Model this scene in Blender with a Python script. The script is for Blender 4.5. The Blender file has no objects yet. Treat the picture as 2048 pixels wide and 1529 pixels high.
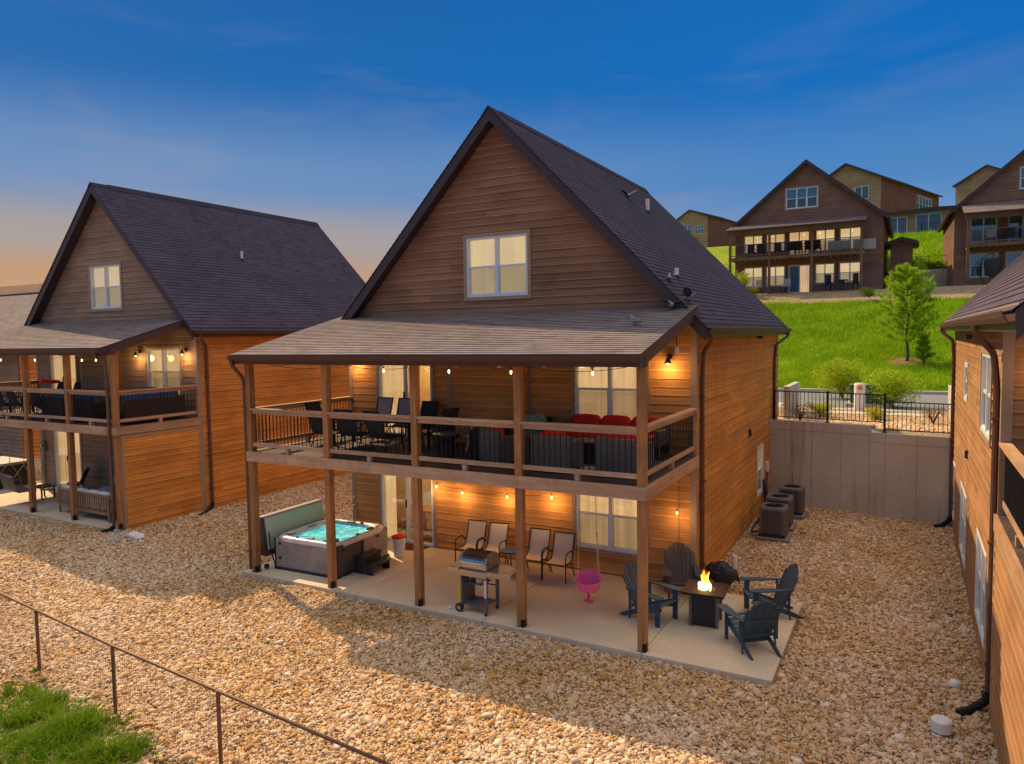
import bpy, bmesh, math, random
import numpy as np
from mathutils import Vector, Matrix, noise
rnd = random.Random(11)
sc = bpy.context.scene
PI = math.pi
# ------------------------------------------------------------------ camera
CAM = Vector((13.2907, -11.5485, 5.4138))
yaw, pit, rol, FPX = 0.50497, -0.06380, -0.01540, 1437.3
fw = Vector((-math.sin(yaw)*math.cos(pit), math.cos(yaw)*math.cos(pit), math.sin(pit)))
rt = Vector((math.cos(yaw), math.sin(yaw), 0)); up = rt.cross(fw)
r2 = rt*math.cos(rol)+up*math.sin(rol); u2 = -rt*math.sin(rol)+up*math.cos(rol)
cam = bpy.data.objects.new('camera', bpy.data.cameras.new('camera'))
sc.collection.objects.link(cam); sc.camera = cam
M3 = Matrix((r2, u2, -fw)).transposed()
cam.matrix_world = Matrix.Translation(CAM) @ M3.to_4x4()
cam.data.sensor_width = 36; cam.data.lens = FPX/2048*36
cam.data.clip_start = 0.1; cam.data.clip_end = 3000
# ------------------------------------------------------------------ sun, sky, exposure
SUN_AZ = Vector((-0.93, 0.37)).normalized()      # horizontal direction towards the sun
SUN_EL = math.radians(41.5)
SUN_STRENGTH, SKY_STRENGTH = 3.1, 0.11
sd = bpy.data.lights.new('sun', 'SUN'); so = bpy.data.objects.new('sun', sd); sc.collection.objects.link(so)
sd.energy = SUN_STRENGTH; sd.angle = math.radians(0.6); sd.color = (1.0, 0.72, 0.40)
sv = Vector((SUN_AZ.x*math.cos(SUN_EL), SUN_AZ.y*math.cos(SUN_EL), math.sin(SUN_EL)))
so.rotation_euler = sv.to_track_quat('Z', 'Y').to_euler(); so.location = (-20, 10, 30)
vs = sc.view_settings
sc.display_settings.display_device = 'sRGB'; vs.view_transform = 'Standard'; vs.look = 'None'
vs.exposure = 0.95; vs.gamma = 1; vs.use_curve_mapping = False
wd = bpy.data.worlds.new('World'); sc.world = wd; wd.use_nodes = True
def build_world():
    nt = wd.node_tree; N = nt.nodes; L = nt.links; N.clear()
    out = N.new('ShaderNodeOutputWorld'); bg = N.new('ShaderNodeBackground'); L.new(bg.outputs[0], out.inputs[0])
    tc = N.new('ShaderNodeTexCoord'); sp = N.new('ShaderNodeSeparateXYZ'); L.new(tc.outputs['Generated'], sp.inputs[0])
    def math_(op, a, b=None, c=None, clamp=False):
        n = N.new('ShaderNodeMath'); n.operation = op; n.use_clamp = clamp
        for i, v in enumerate((a, b, c)):
            if v is None: continue
            if isinstance(v, (int, float)): n.inputs[i].default_value = v
            else: L.new(v, n.inputs[i])
        return n.outputs[0]
    def ramp(fac, stops, interp='EASE'):
        n = N.new('ShaderNodeValToRGB'); L.new(fac, n.inputs[0]); e = n.color_ramp; e.interpolation = interp
        while len(e.elements) < len(stops): e.elements.new(0.5)
        for s, (p, c) in zip(e.elements, stops): s.position = p; s.color = (*c, 1)
        return n.outputs[0]
    def mix(f, a, b, mode='MIX'):
        n = N.new('ShaderNodeMix'); n.data_type = 'RGBA'; n.blend_type = mode
        if isinstance(f, (int, float)): n.inputs[0].default_value = f
        else: L.new(f, n.inputs[0])
        for i, v in ((6, a), (7, b)):
            if isinstance(v, tuple): n.inputs[i].default_value = (*v, 1)
            else: L.new(v, n.inputs[i])
        return n.outputs[2]
    cool = ramp(sp.outputs[2], [(0.0, (.15, .18, .25)), (.10, (.09, .16, .29)), (.20, (.033, .112, .26)), (.31, (.0, .072, .245)), (.50, (.0, .062, .21)), (.76, (.48, .46, .42)), (1.0, (.82, .75, .66))])  # both ramps turn pale towards the zenith, added as fill light from above
    warm = ramp(sp.outputs[2], [(0.0, (.42, .19, .07)), (.08, (.27, .15, .08)), (.125, (.195, .165, .145)), (.20, (.070, .132, .25)), (.33, (.0, .062, .205)), (.50, (.0, .040, .165)), (.76, (.48, .46, .42)), (1.0, (.82, .75, .66))])
    hx = math_('MULTIPLY', sp.outputs[0], SUN_AZ.x); hy = math_('MULTIPLY', sp.outputs[1], SUN_AZ.y)
    az = math_('ADD', hx, hy)
    mr = N.new('ShaderNodeMapRange'); mr.interpolation_type = 'SMOOTHSTEP'; L.new(az, mr.inputs[0]); mr.inputs[1].default_value = .42; mr.inputs[2].default_value = .98
    base = mix(mr.outputs[0], cool, warm)
    # thin pinkish evening cloud wisps, in the same sky all round
    mp = N.new('ShaderNodeMapping'); L.new(tc.outputs['Generated'], mp.inputs[0]); mp.inputs[3].default_value = (2.2, 2.2, 11); mp.inputs[2].default_value = (.12, .05, .3)
    ns = N.new('ShaderNodeTexNoise'); L.new(mp.outputs[0], ns.inputs[0]); ns.inputs['Scale'].default_value = 1.7; ns.inputs['Detail'].default_value = 7; ns.inputs['Roughness'].default_value = .58
    ns.inputs['Distortion'].default_value = .5
    cl = ramp(ns.outputs[0], [(0.52, (0, 0, 0)), (.76, (1, 1, 1))], 'LINEAR')
    low = ramp(sp.outputs[2], [(0.02, (1, 1, 1)), (.22, (.6, .6, .6)), (.42, (.12, .12, .12)), (.8, (.1, .1, .1))], 'LINEAR')
    cf = mix(1.0, cl, low, 'MULTIPLY'); cg = N.new('ShaderNodeRGBToBW'); L.new(cf, cg.inputs[0])
    cf2 = math_('MULTIPLY', cg.outputs[0], .42)
    ccol = mix(mr.outputs[0], (.13, .145, .25), (.21, .165, .18))
    base = mix(cf2, base, ccol)
    sky = N.new('ShaderNodeTexSky'); sky.sky_type = 'NISHITA'; sky.sun_disc = False
    sky.sun_elevation = SUN_EL; sky.sun_rotation = math.atan2(SUN_AZ.x, SUN_AZ.y)
    sky.air_density = 1.0; sky.dust_density = .6; sky.ozone_density = 2.0
    skyb = mix(1.0, sky.outputs[0], (SKY_STRENGTH*.02,)*3, 'MULTIPLY')
    tot = mix(1.0, base, skyb, 'ADD')
    L.new(tot, bg.inputs[0]); bg.inputs[1].default_value = 1.0
build_world()
# ------------------------------------------------------------------ mesh helpers
COL = sc.collection
class MB:
    def __init__(s): s.v = []; s.f = []; s.mi = []; s.m = 0
    def add(s, vs, fs, M=None):
        b = len(s.v)
        if M is not None: vs = [tuple(M @ Vector(v)) for v in vs]
        s.v += [tuple(v) for v in vs]
        for f in fs: s.f.append(tuple(b+i for i in f)); s.mi.append(s.m)
        return s
    def box(s, x0, y0, z0, x1, y1, z1, M=None):
        if x1 < x0: x0, x1 = x1, x0
        if y1 < y0: y0, y1 = y1, y0
        if z1 < z0: z0, z1 = z1, z0
        return s.add([(x0,y0,z0),(x1,y0,z0),(x1,y1,z0),(x0,y1,z0),(x0,y0,z1),(x1,y0,z1),(x1,y1,z1),(x0,y1,z1)],
                     [(3,2,1,0),(4,5,6,7),(0,1,5,4),(1,2,6,5),(2,3,7,6),(3,0,4,7)], M)
    def bar(s, a, b, w, h, upv=(0,0,1)):
        a = Vector(a); b = Vector(b); d = (b-a); l = d.length; d.normalize()
        u = Vector(upv); x = d.cross(u)
        if x.length < 1e-4: x = d.cross(Vector((0,1,0)))
        x.normalize(); z = x.cross(d)
        M = Matrix((x, d, z)).transposed().to_4x4(); M.translation = a
        return s.box(-w/2, 0, -h/2, w/2, l, h/2, M)
    def prism(s, poly, axis, a, b, M=None):
        n = len(poly)
        def P(p, t): return (t, p[0], p[1]) if axis == 'x' else ((p[0], t, p[1]) if axis == 'y' else (p[0], p[1], t))
        vs_ = [P(p, a) for p in poly]+[P(p, b) for p in poly]
        ar = sum(poly[i][0]*poly[(i+1) % n][1]-poly[(i+1) % n][0]*poly[i][1] for i in range(n))
        fl = (ar > 0) ^ (b < a) ^ (axis == 'y')
        f1 = tuple(range(n)); f2 = tuple(range(n, 2*n))
        fs = [f1[::-1] if fl else f1, f2 if fl else f2[::-1]]
        for i in range(n):
            j = (i+1) % n; q = (i, j, n+j, n+i); fs.append(q if fl else q[::-1])
        return s.add(vs_, fs, M)
    def cyl(s, p0, p1, r0, r1=None, n=8, cap=True):
        if r1 is None: r1 = r0
        return s.tube([p0, p1], [r0, r1], n, cap)
    def tube(s, pts, r, n=6, cap=True, closed=False):
        pts = [Vector(p) for p in pts]; k = len(pts)
        rs = r if isinstance(r, (list, tuple)) else [r]*k
        vs_ = []; fs = []; prev = None
        for i, p in enumerate(pts):
            if closed: t = pts[(i+1) % k]-pts[i-1]
            else: t = (pts[min(i+1, k-1)]-pts[max(i-1, 0)])
            t.normalize()
            if prev is None:
                a = t.orthogonal().normalized()
            else:
                a = prev - t*prev.dot(t)
                a = a.normalized() if a.length > 1e-5 else t.orthogonal().normalized()
            prev = a; b_ = t.cross(a)
            for j in range(n):
                an = 2*PI*j/n+PI/n
                vs_.append(p+(a*math.cos(an)+b_*math.sin(an))*rs[i])
        for i in range(k if closed else k-1):
            i2 = (i+1) % k
            for j in range(n):
                j2 = (j+1) % n
                fs.append((i*n+j, i*n+j2, i2*n+j2, i2*n+j))
        if cap and not closed:
            fs.append(tuple(range(n))[::-1]); fs.append(tuple(range((k-1)*n, k*n)))
        return s.add(vs_, fs)
    def lathe(s, c, prof, n=16, M=None):
        vs_ = []; fs = []; k = len(prof)
        for (r, z) in prof:
            for j in range(n):
                a = 2*PI*j/n; vs_.append((c[0]+r*math.cos(a), c[1]+r*math.sin(a), c[2]+z))
        for i in range(k-1):
            for j in range(n):
                j2 = (j+1) % n; fs.append((i*n+j, i*n+j2, (i+1)*n+j2, (i+1)*n+j))
        return s.add(vs_, fs, M)
    def grid(s, fn, nu, nv, M=None, flip=False):
        vs_ = [fn(i/nu, j/nv) for j in range(nv+1) for i in range(nu+1)]
        fs = []
        for j in range(nv):
            for i in range(nu):
                a = j*(nu+1)+i; q = (a, a+1, a+nu+2, a+nu+1); fs.append(q[::-1] if flip else q)
        return s.add(vs_, fs, M)
    def xf(s, M, start=0):
        for i in range(start, len(s.v)): s.v[i] = tuple(M @ Vector(s.v[i]))
        return s
    def mesh(s, name, mats, smooth=False):
        me = bpy.data.meshes.new(name); me.from_pydata(s.v, [], s.f)
        for m in (mats if isinstance(mats, (list, tuple)) else [mats]): me.materials.append(m)
        if any(s.mi): me.polygons.foreach_set('material_index', s.mi)
        if smooth: me.polygons.foreach_set('use_smooth', [True]*len(s.f))
        me.update(); return me
    def build(s, name, mats, parent=None, smooth=False, bevel=0, label=None, M=None, solid=0):
        o = bpy.data.objects.new(name, s.mesh(name, mats, smooth)); COL.objects.link(o)
        if parent is not None: o.parent = parent
        if M is not None: o.matrix_basis = M
        if solid:
            q = o.modifiers.new('solid', 'SOLIDIFY'); q.thickness = solid; q.offset = 0
        if bevel:
            q = o.modifiers.new('bevel', 'BEVEL'); q.width = bevel; q.segments = 2; q.limit_method = 'ANGLE'
        if label: o['label'] = label
        return o
def thing(name, label, cat, loc=(0,0,0), rz=0, group=None):
    o = bpy.data.objects.new(name, None); COL.objects.link(o); o.location = loc; o.rotation_euler = (0,0,rz)
    o.empty_display_size = .1
    return tag(o, label, cat, group)
def tag(o, label=None, cat=None, group=None, kind=None):
    if label: o['label'] = label
    if cat: o['category'] = cat
    if group: o['group'] = group
    if kind: o['kind'] = kind
    return o
KIDS = {}
def dup(root, loc, rz=None, label=None, group=None):
    def cp(o, par):
        c = o.copy(); COL.objects.link(c)
        if par is not None: c.parent = par
        for ch in list(o.children): cp(ch, c)
        return c
    c = cp(root, None); c.location = loc
    if rz is not None: c.rotation_euler = (0,0,rz)
    if label: c['label'] = label
    if group: c['group'] = group
    return c
UNIT = {}
def unit(mat, wedge=False):
    k = (mat.name, wedge)
    if k not in UNIT:
        b = MB()
        if wedge: b.add([(0,-1,0),(1,-1,0),(1,0,0),(0,0,0),(0,-.35,1),(1,-.35,1),(1,0,1),(0,0,1)], [(3,2,1,0),(4,5,6,7),(0,1,5,4),(1,2,6,5),(2,3,7,6),(3,0,4,7)])
        else: b.box(0,0,0,1,1,1)
        UNIT[k] = b.mesh('unit_piece', mat)
    return UNIT[k]
def ubox(name, parent, mat, x0, x1, y0, y1, z0, z1, M=None, wedge=False, label=None):
    o = bpy.data.objects.new(name, unit(mat, wedge)); COL.objects.link(o); o.parent = parent
    T = Matrix.Translation((x0, y0, z0)) @ Matrix.Diagonal((x1-x0, y1-y0, z1-z0, 1))
    o.matrix_basis = (M @ T) if M is not None else T
    if label: o['label'] = label
    return o
def Rz(a): return Matrix.Rotation(a, 4, 'Z')
def T(*p): return Matrix.Translation(p)
# ------------------------------------------------------------------ materials
class NT:
    def __init__(s, name):
        s.m = bpy.data.materials.new(name); s.m.use_nodes = True; s.t = s.m.node_tree; s.N = s.t.nodes; s.L = s.t.links
        s.N.clear(); s.out = s.N.new('ShaderNodeOutputMaterial'); s.b = s.N.new('ShaderNodeBsdfPrincipled'); s.L.new(s.b.outputs[0], s.out.inputs[0])
    def set(s, sock, v):
        if isinstance(v, (int, float)): sock.default_value = v
        elif isinstance(v, tuple): sock.default_value = (*v, 1) if len(v) == 3 and sock.type == 'RGBA' else v
        else: s.L.new(v, sock)
    def pos(s, scale=(1,1,1), loc=(0,0,0), src='pos'):
        if src == 'pos': o = s.N.new('ShaderNodeNewGeometry').outputs['Position']
        elif src == 'uv': o = s.N.new('ShaderNodeTexCoord').outputs['UV']
        else: o = s.N.new('ShaderNodeTexCoord').outputs['Object']
        m = s.N.new('ShaderNodeMapping'); s.L.new(o, m.inputs[0]); m.inputs[3].default_value = scale; m.inputs[1].default_value = loc
        return m.outputs[0]
    def addv(s, a, b):
        n = s.N.new('ShaderNodeVectorMath'); n.operation = 'ADD'; s.L.new(a, n.inputs[0]); s.L.new(b, n.inputs[1]); return n.outputs[0]
    def noise(s, vec, scale=1, detail=4, rough=.55, dist=0, col=False):
        n = s.N.new('ShaderNodeTexNoise'); s.L.new(vec, n.inputs[0]); n.inputs['Scale'].default_value = scale
        n.inputs['Detail'].default_value = detail; n.inputs['Roughness'].default_value = rough; n.inputs['Distortion'].default_value = dist
        return n.outputs[1 if col else 0]
    def vor(s, vec, scale=1, out=0, feat='F1', rand=1):
        n = s.N.new('ShaderNodeTexVoronoi'); n.feature = feat; s.L.new(vec, n.inputs[0]); n.inputs['Scale'].default_value = scale
        n.inputs['Randomness'].default_value = rand
        return n.outputs[out]
    def ramp(s, f, stops, interp='LINEAR'):
        n = s.N.new('ShaderNodeValToRGB'); s.L.new(f, n.inputs[0]); e = n.color_ramp; e.interpolation = interp
        while len(e.elements) < len(stops): e.elements.new(.5)
        for q, (p, c) in zip(e.elements, stops):
            q.position = p; q.color = (c, c, c, 1) if isinstance(c, (int, float)) else (*c, 1)
        return n.outputs[0]
    def mix(s, f, a, b, mode='MIX'):
        n = s.N.new('ShaderNodeMix'); n.data_type = 'RGBA'; n.blend_type = mode
        s.set(n.inputs[0], f); s.set(n.inputs[6], a); s.set(n.inputs[7], b); return n.outputs[2]
    def math(s, op, a, b=0.0):
        n = s.N.new('ShaderNodeMath'); n.operation = op; s.set(n.inputs[0], a); s.set(n.inputs[1], b); return n.outputs[0]
    def rand(s): return s.N.new('ShaderNodeObjectInfo').outputs['Random']
    def sep(s, v):
        n = s.N.new('ShaderNodeSeparateXYZ'); s.L.new(v, n.inputs[0]); return n.outputs
    def hsv(s, col, h=.5, sat=1, val=1):
        n = s.N.new('ShaderNodeHueSaturation'); s.set(n.inputs['Hue'], h); s.set(n.inputs['Saturation'], sat); s.set(n.inputs['Value'], val); s.set(n.inputs['Color'], col); return n.outputs[0]
    def bump(s, h, strength=.3, dist=.01):
        n = s.N.new('ShaderNodeBump'); s.L.new(h, n.inputs['Height']); n.inputs['Strength'].default_value = strength; n.inputs['Distance'].default_value = dist
        s.L.new(n.outputs[0], s.b.inputs['Normal'])
    def fin(s, col=None, rough=.7, spec=.3, metal=0):
        if col is not None: s.set(s.b.inputs['Base Color'], col)
        s.set(s.b.inputs['Roughness'], rough); s.b.inputs['Specular IOR Level'].default_value = spec; s.b.inputs['Metallic'].default_value = metal
        return s.m
def mat_wood(name, ca, cb, axis='h', rough=.7, knots=False, spec=.25, tint=.35, grainscale=1.0, dirt=0):
    t = NT(name)
    scl = {'h': (.5, .5, 30), 'z': (30, 30, 1.4), 'x': (1.2, 28, 28), 'y': (28, 1.2, 28)}[axis]
    scl = tuple(v*grainscale for v in scl)
    r = t.rand(); off = t.N.new('ShaderNodeCombineXYZ')
    for i, k in enumerate((37, 53, 71)): t.set(off.inputs[i], t.math('MULTIPLY', r, k))
    v = t.addv(t.pos(scl), off.outputs[0])
    g = t.noise(v, 1, 5, .6, .6); g2 = t.noise(t.addv(t.pos(tuple(q*.22 for q in scl)), off.outputs[0]), 1, 3, .5, .4)
    col = t.mix(t.ramp(g, [(.3, 0.0), (.68, 1.0)]), ca, cb)
    col = t.mix(t.ramp(g2, [(.35, 0.0), (.7, .7)]), col, tuple(q*.55 for q in ca))
    if knots:
        kv = t.vor(t.pos((7, 7, 3.2) if axis == 'z' else (3.2, 7, 7) if axis == 'x' else (7, 3.2, 7)), 1)
        col = t.mix(t.ramp(kv, [(.05, .75), (.13, 0.0)]), col, tuple(q*.28 for q in ca))
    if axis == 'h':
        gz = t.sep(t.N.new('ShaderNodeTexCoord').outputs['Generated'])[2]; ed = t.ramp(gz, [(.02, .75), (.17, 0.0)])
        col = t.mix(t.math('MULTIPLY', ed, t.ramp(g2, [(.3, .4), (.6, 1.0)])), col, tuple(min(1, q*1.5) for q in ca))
    val = t.math('ADD', 1-tint/2, t.math('MULTIPLY', r, tint))
    wear = t.noise(t.pos((.9, .9, 1.4)), 1, 4, .6)
    val = t.math('MULTIPLY', val, t.ramp(wear, [(.25, .72), (.75, 1.2)]))
    col = t.hsv(col, .5, 1, val)
    if dirt:
        d = t.noise(t.pos((5, 5, 2.2)), 1, 6, .7); col = t.mix(t.ramp(d, [(.48, 0.0), (.8, dirt)]), col, (.16, .13, .11))
    t.bump(g, .35, .004)
    return t.fin(col, rough, spec)
def mat_plain(name, c, rough=.5, spec=.4, metal=0, var=.12, scale=6, bump=.08, rv=0.0):
    t = NT(name); n = t.noise(t.pos(), scale, 5, .6); n2 = t.noise(t.pos(), scale*9, 3, .6)
    col = t.mix(t.ramp(n, [(.25, 0.0), (.75, 1.0)]), tuple(q*(1-var) for q in c), tuple(min(1, q*(1+var)) for q in c))
    if rv:
        val = t.math('ADD', 1-rv/2, t.math('MULTIPLY', t.rand(), rv)); col = t.hsv(col, .5, 1, val)
    t.bump(n2, bump, .003)
    return t.fin(col, t.ramp(n, [(.2, max(0, rough-.08)), (.8, min(1, rough+.1))]), spec, metal)
def mat_emit(name, c, s):
    t = NT(name); t.b.inputs['Base Color'].default_value = (*c, 1); t.b.inputs['Emission Color'].default_value = (*c, 1); t.b.inputs['Emission Strength'].default_value = s
    return t.m
def mat_glass(name, tint=(.9, .95, .95), refl=.9, screen=0, rough=.02):
    t = NT(name); N, L = t.N, t.L
    tr = N.new('ShaderNodeBsdfTransparent'); tr.inputs[0].default_value = (*tint, 1)
    gl = N.new('ShaderNodeBsdfGlossy'); gl.inputs['Roughness'].default_value = rough; gl.inputs[0].default_value = (refl, refl, refl, 1)
    lw_ = N.new('ShaderNodeLayerWeight'); lw_.inputs[0].default_value = .5; pw = t.math('POWER', lw_.outputs['Facing'], 2.6); fo = t.math('ADD', .09, t.math('MULTIPLY', pw, .75))
    wv = t.noise(t.pos((1.3, 1.3, 1.3)), 1, 2, .4); bp = N.new('ShaderNodeBump'); L.new(wv, bp.inputs['Height']); bp.inputs['Strength'].default_value = .12; bp.inputs['Distance'].default_value = .03
    L.new(bp.outputs[0], gl.inputs['Normal'])
    mx = N.new('ShaderNodeMixShader'); L.new(fo, mx.inputs[0]); L.new(tr.outputs[0], mx.inputs[1]); L.new(gl.outputs[0], mx.inputs[2])
    res = mx.outputs[0]
    if screen:
        df = N.new('ShaderNodeBsdfDiffuse'); df.inputs[0].default_value = (.10, .10, .10, 1)
        m2 = N.new('ShaderNodeMixShader'); m2.inputs[0].default_value = screen; L.new(res, m2.inputs[1]); L.new(df.outputs[0], m2.inputs[2]); res = m2.outputs[0]
    L.new(res, t.out.inputs[0]); return t.m
def mat_curtain(name, ca, cb, s):
    t = NT(name); v = t.pos((1, 1, 1)); n = t.noise(t.pos((11, 11, .4)), 1, 3, .6); n2 = t.noise(v, .8, 3, .5)  # vertical noise bands put the light and dark of folds into the glow colour
    c = t.mix(t.ramp(n, [(.3, 0.0), (.7, 1.0)]), ca, cb); c = t.mix(t.ramp(n2, [(.35, 0.0), (.7, .5)]), c, tuple(q*.5 for q in ca))
    t.set(t.b.inputs['Emission Color'], c); t.b.inputs['Emission Strength'].default_value = s
    return t.fin((.30, .21, .13), .9, .1)
def mat_shingle(name, ca, cb, cc, expo=.143):
    t = NT(name); uv = t.pos((1, 1, 1), src='uv')
    b = t.N.new('ShaderNodeTexBrick'); t.L.new(uv, b.inputs[0]); b.inputs['Scale'].default_value = 1
    b.inputs['Brick Width'].default_value = .30; b.inputs['Row Height'].default_value = expo; b.inputs['Mortar Size'].default_value = .006; b.inputs['Mortar Smooth'].default_value = .3
    b.offset = .37; b.squash = 1; b.inputs['Color1'].default_value = (*ca, 1); b.inputs['Color2'].default_value = (*cb, 1); b.inputs['Mortar'].default_value = (*[q*.35 for q in ca], 1); b.inputs['Bias'].default_value = -.1
    blot = t.vor(t.pos((3.3, 7.0, 1), src='uv'), 1, 1)
    bw = t.N.new('ShaderNodeRGBToBW'); t.L.new(blot, bw.inputs[0])
    col = t.mix(t.ramp(bw.outputs[0], [(.25, 0.0), (.85, .75)]), b.outputs[0], cc)
    gr = t.noise(t.pos((1, 1, 1)), 160, 2, .5); col = t.mix(t.ramp(gr, [(.3, .0), (.7, .5)]), col, tuple(q*1.8 for q in ca), 'MIX')
    big = t.noise(t.pos((1, 1, 1)), .5, 4, .6); col = t.hsv(col, .5, 1, t.ramp(big, [(.25, .85), (.75, 1.15)]))
    t.bump(gr, .25, .004)
    return t.fin(col, .92, .15)
M = {}
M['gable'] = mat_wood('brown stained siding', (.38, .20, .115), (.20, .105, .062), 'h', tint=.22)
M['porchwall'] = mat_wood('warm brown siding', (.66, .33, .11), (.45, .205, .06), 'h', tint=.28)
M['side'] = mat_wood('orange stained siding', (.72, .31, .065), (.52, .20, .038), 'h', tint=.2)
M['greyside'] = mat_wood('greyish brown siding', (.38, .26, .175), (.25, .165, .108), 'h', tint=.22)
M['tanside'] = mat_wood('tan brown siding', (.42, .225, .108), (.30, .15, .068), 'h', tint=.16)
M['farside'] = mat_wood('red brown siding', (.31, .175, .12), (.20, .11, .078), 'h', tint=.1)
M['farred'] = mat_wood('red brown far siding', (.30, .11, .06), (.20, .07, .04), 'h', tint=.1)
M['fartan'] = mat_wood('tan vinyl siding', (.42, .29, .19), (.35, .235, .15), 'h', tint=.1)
M['post'] = mat_wood('stained timber post', (.50, .245, .10), (.29, .125, .046), 'z', knots=True, tint=.25)
M['beam'] = mat_wood('weathered timber beam', (.60, .40, .26), (.42, .255, .155), 'x', knots=True, tint=.25, dirt=.5)
M['beamy'] = mat_wood('weathered side beam', (.58, .35, .20), (.40, .22, .115), 'y', knots=True, tint=.25)
M['rail'] = mat_wood('weathered rail', (.60, .41, .28), (.40, .26, .17), 'x', tint=.3, dirt=.4)
M['raily'] = mat_wood('weathered side rail', (.58, .37, .22), (.38, .22, .12), 'y', tint=.3)
M['deckb'] = mat_wood('dark deck board', (.115, .075, .065), (.065, .042, .038), 'x', tint=.4)
M['trimtan'] = mat_plain('tan trim', (.33, .235, .165), .6, .3)
M['dark'] = mat_plain('dark brown fascia', (.050, .034, .040), .42, .4, var=.1)
M['fascia'] = mat_plain('brown metal gutter', (.095, .052, .046), .6, .25, var=.1)
M['spout'] = mat_plain('brown downspout', (.10, .045, .032), .35, .5, var=.1)
M['white'] = mat_plain('white vinyl', (.62, .68, .74), .4, .4, var=.05)  # the blue of the reflected sky is mixed into this white
M['black'] = mat_plain('black metal', (.010, .010, .012), .55, .25, var=.2)
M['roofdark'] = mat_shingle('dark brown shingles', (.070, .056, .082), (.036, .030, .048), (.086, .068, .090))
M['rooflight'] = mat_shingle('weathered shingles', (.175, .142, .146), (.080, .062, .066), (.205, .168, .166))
M['roofred'] = mat_shingle('brown shingles', (.16, .095, .075), (.115, .066, .055), (.19, .12, .095))
M['glass'] = mat_glass('window glass'); M['screen'] = mat_glass('screened glass', screen=.28)
M['darkglass'] = mat_glass('dim glass', (.5, .6, .65), .95)
M['curtain'] = mat_curtain('lit curtain', (1.0, .56, .25), (.62, .32, .13), .56)
M['blind'] = mat_curtain('lit blind', (1.0, .66, .30), (.90, .54, .20), .52)
M['bluerm'] = mat_plain('dim blue room', (.10, .22, .30), .8, .1)
def _conc(name, a, b, stain=None, streak=False):
    t = NT(name); n = t.noise(t.pos(), .7, 6, .65, .3); n2 = t.noise(t.pos(), 14, 4, .6); n3 = t.noise(t.pos(), 90, 2, .5)
    c = t.mix(t.ramp(n, [(.3, 0.0), (.72, 1.0)]), a, b); c = t.mix(t.ramp(n2, [(.45, .0), (.8, .35)]), c, tuple(q*.6 for q in a))
    if streak:
        st = t.noise(t.pos((2.6, 2.6, .16)), 1, 5, .7); msk = t.noise(t.pos((.35, .35, .2)), 1, 2, .5)
        f = t.math('MULTIPLY', t.ramp(st, [(.54, 0.0), (.68, .9)]), t.ramp(msk, [(.42, .15), (.62, 1.0)]))
        c = t.mix(f, c, stain)
    t.bump(n3, .25, .004); return t.fin(c, .85, .25)
M['slab'] = _conc('patio concrete', (.70, .58, .43), (.54, .44, .325))
M['wallconc'] = _conc('retaining wall concrete', (.60, .545, .48), (.44, .395, .345), (.19, .11, .05), True)
M['curb'] = _conc('pale concrete', (.52, .48, .43), (.43, .40, .36))
M['asphalt'] = _conc('grey asphalt', (.20, .21, .22), (.165, .172, .18))
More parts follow.
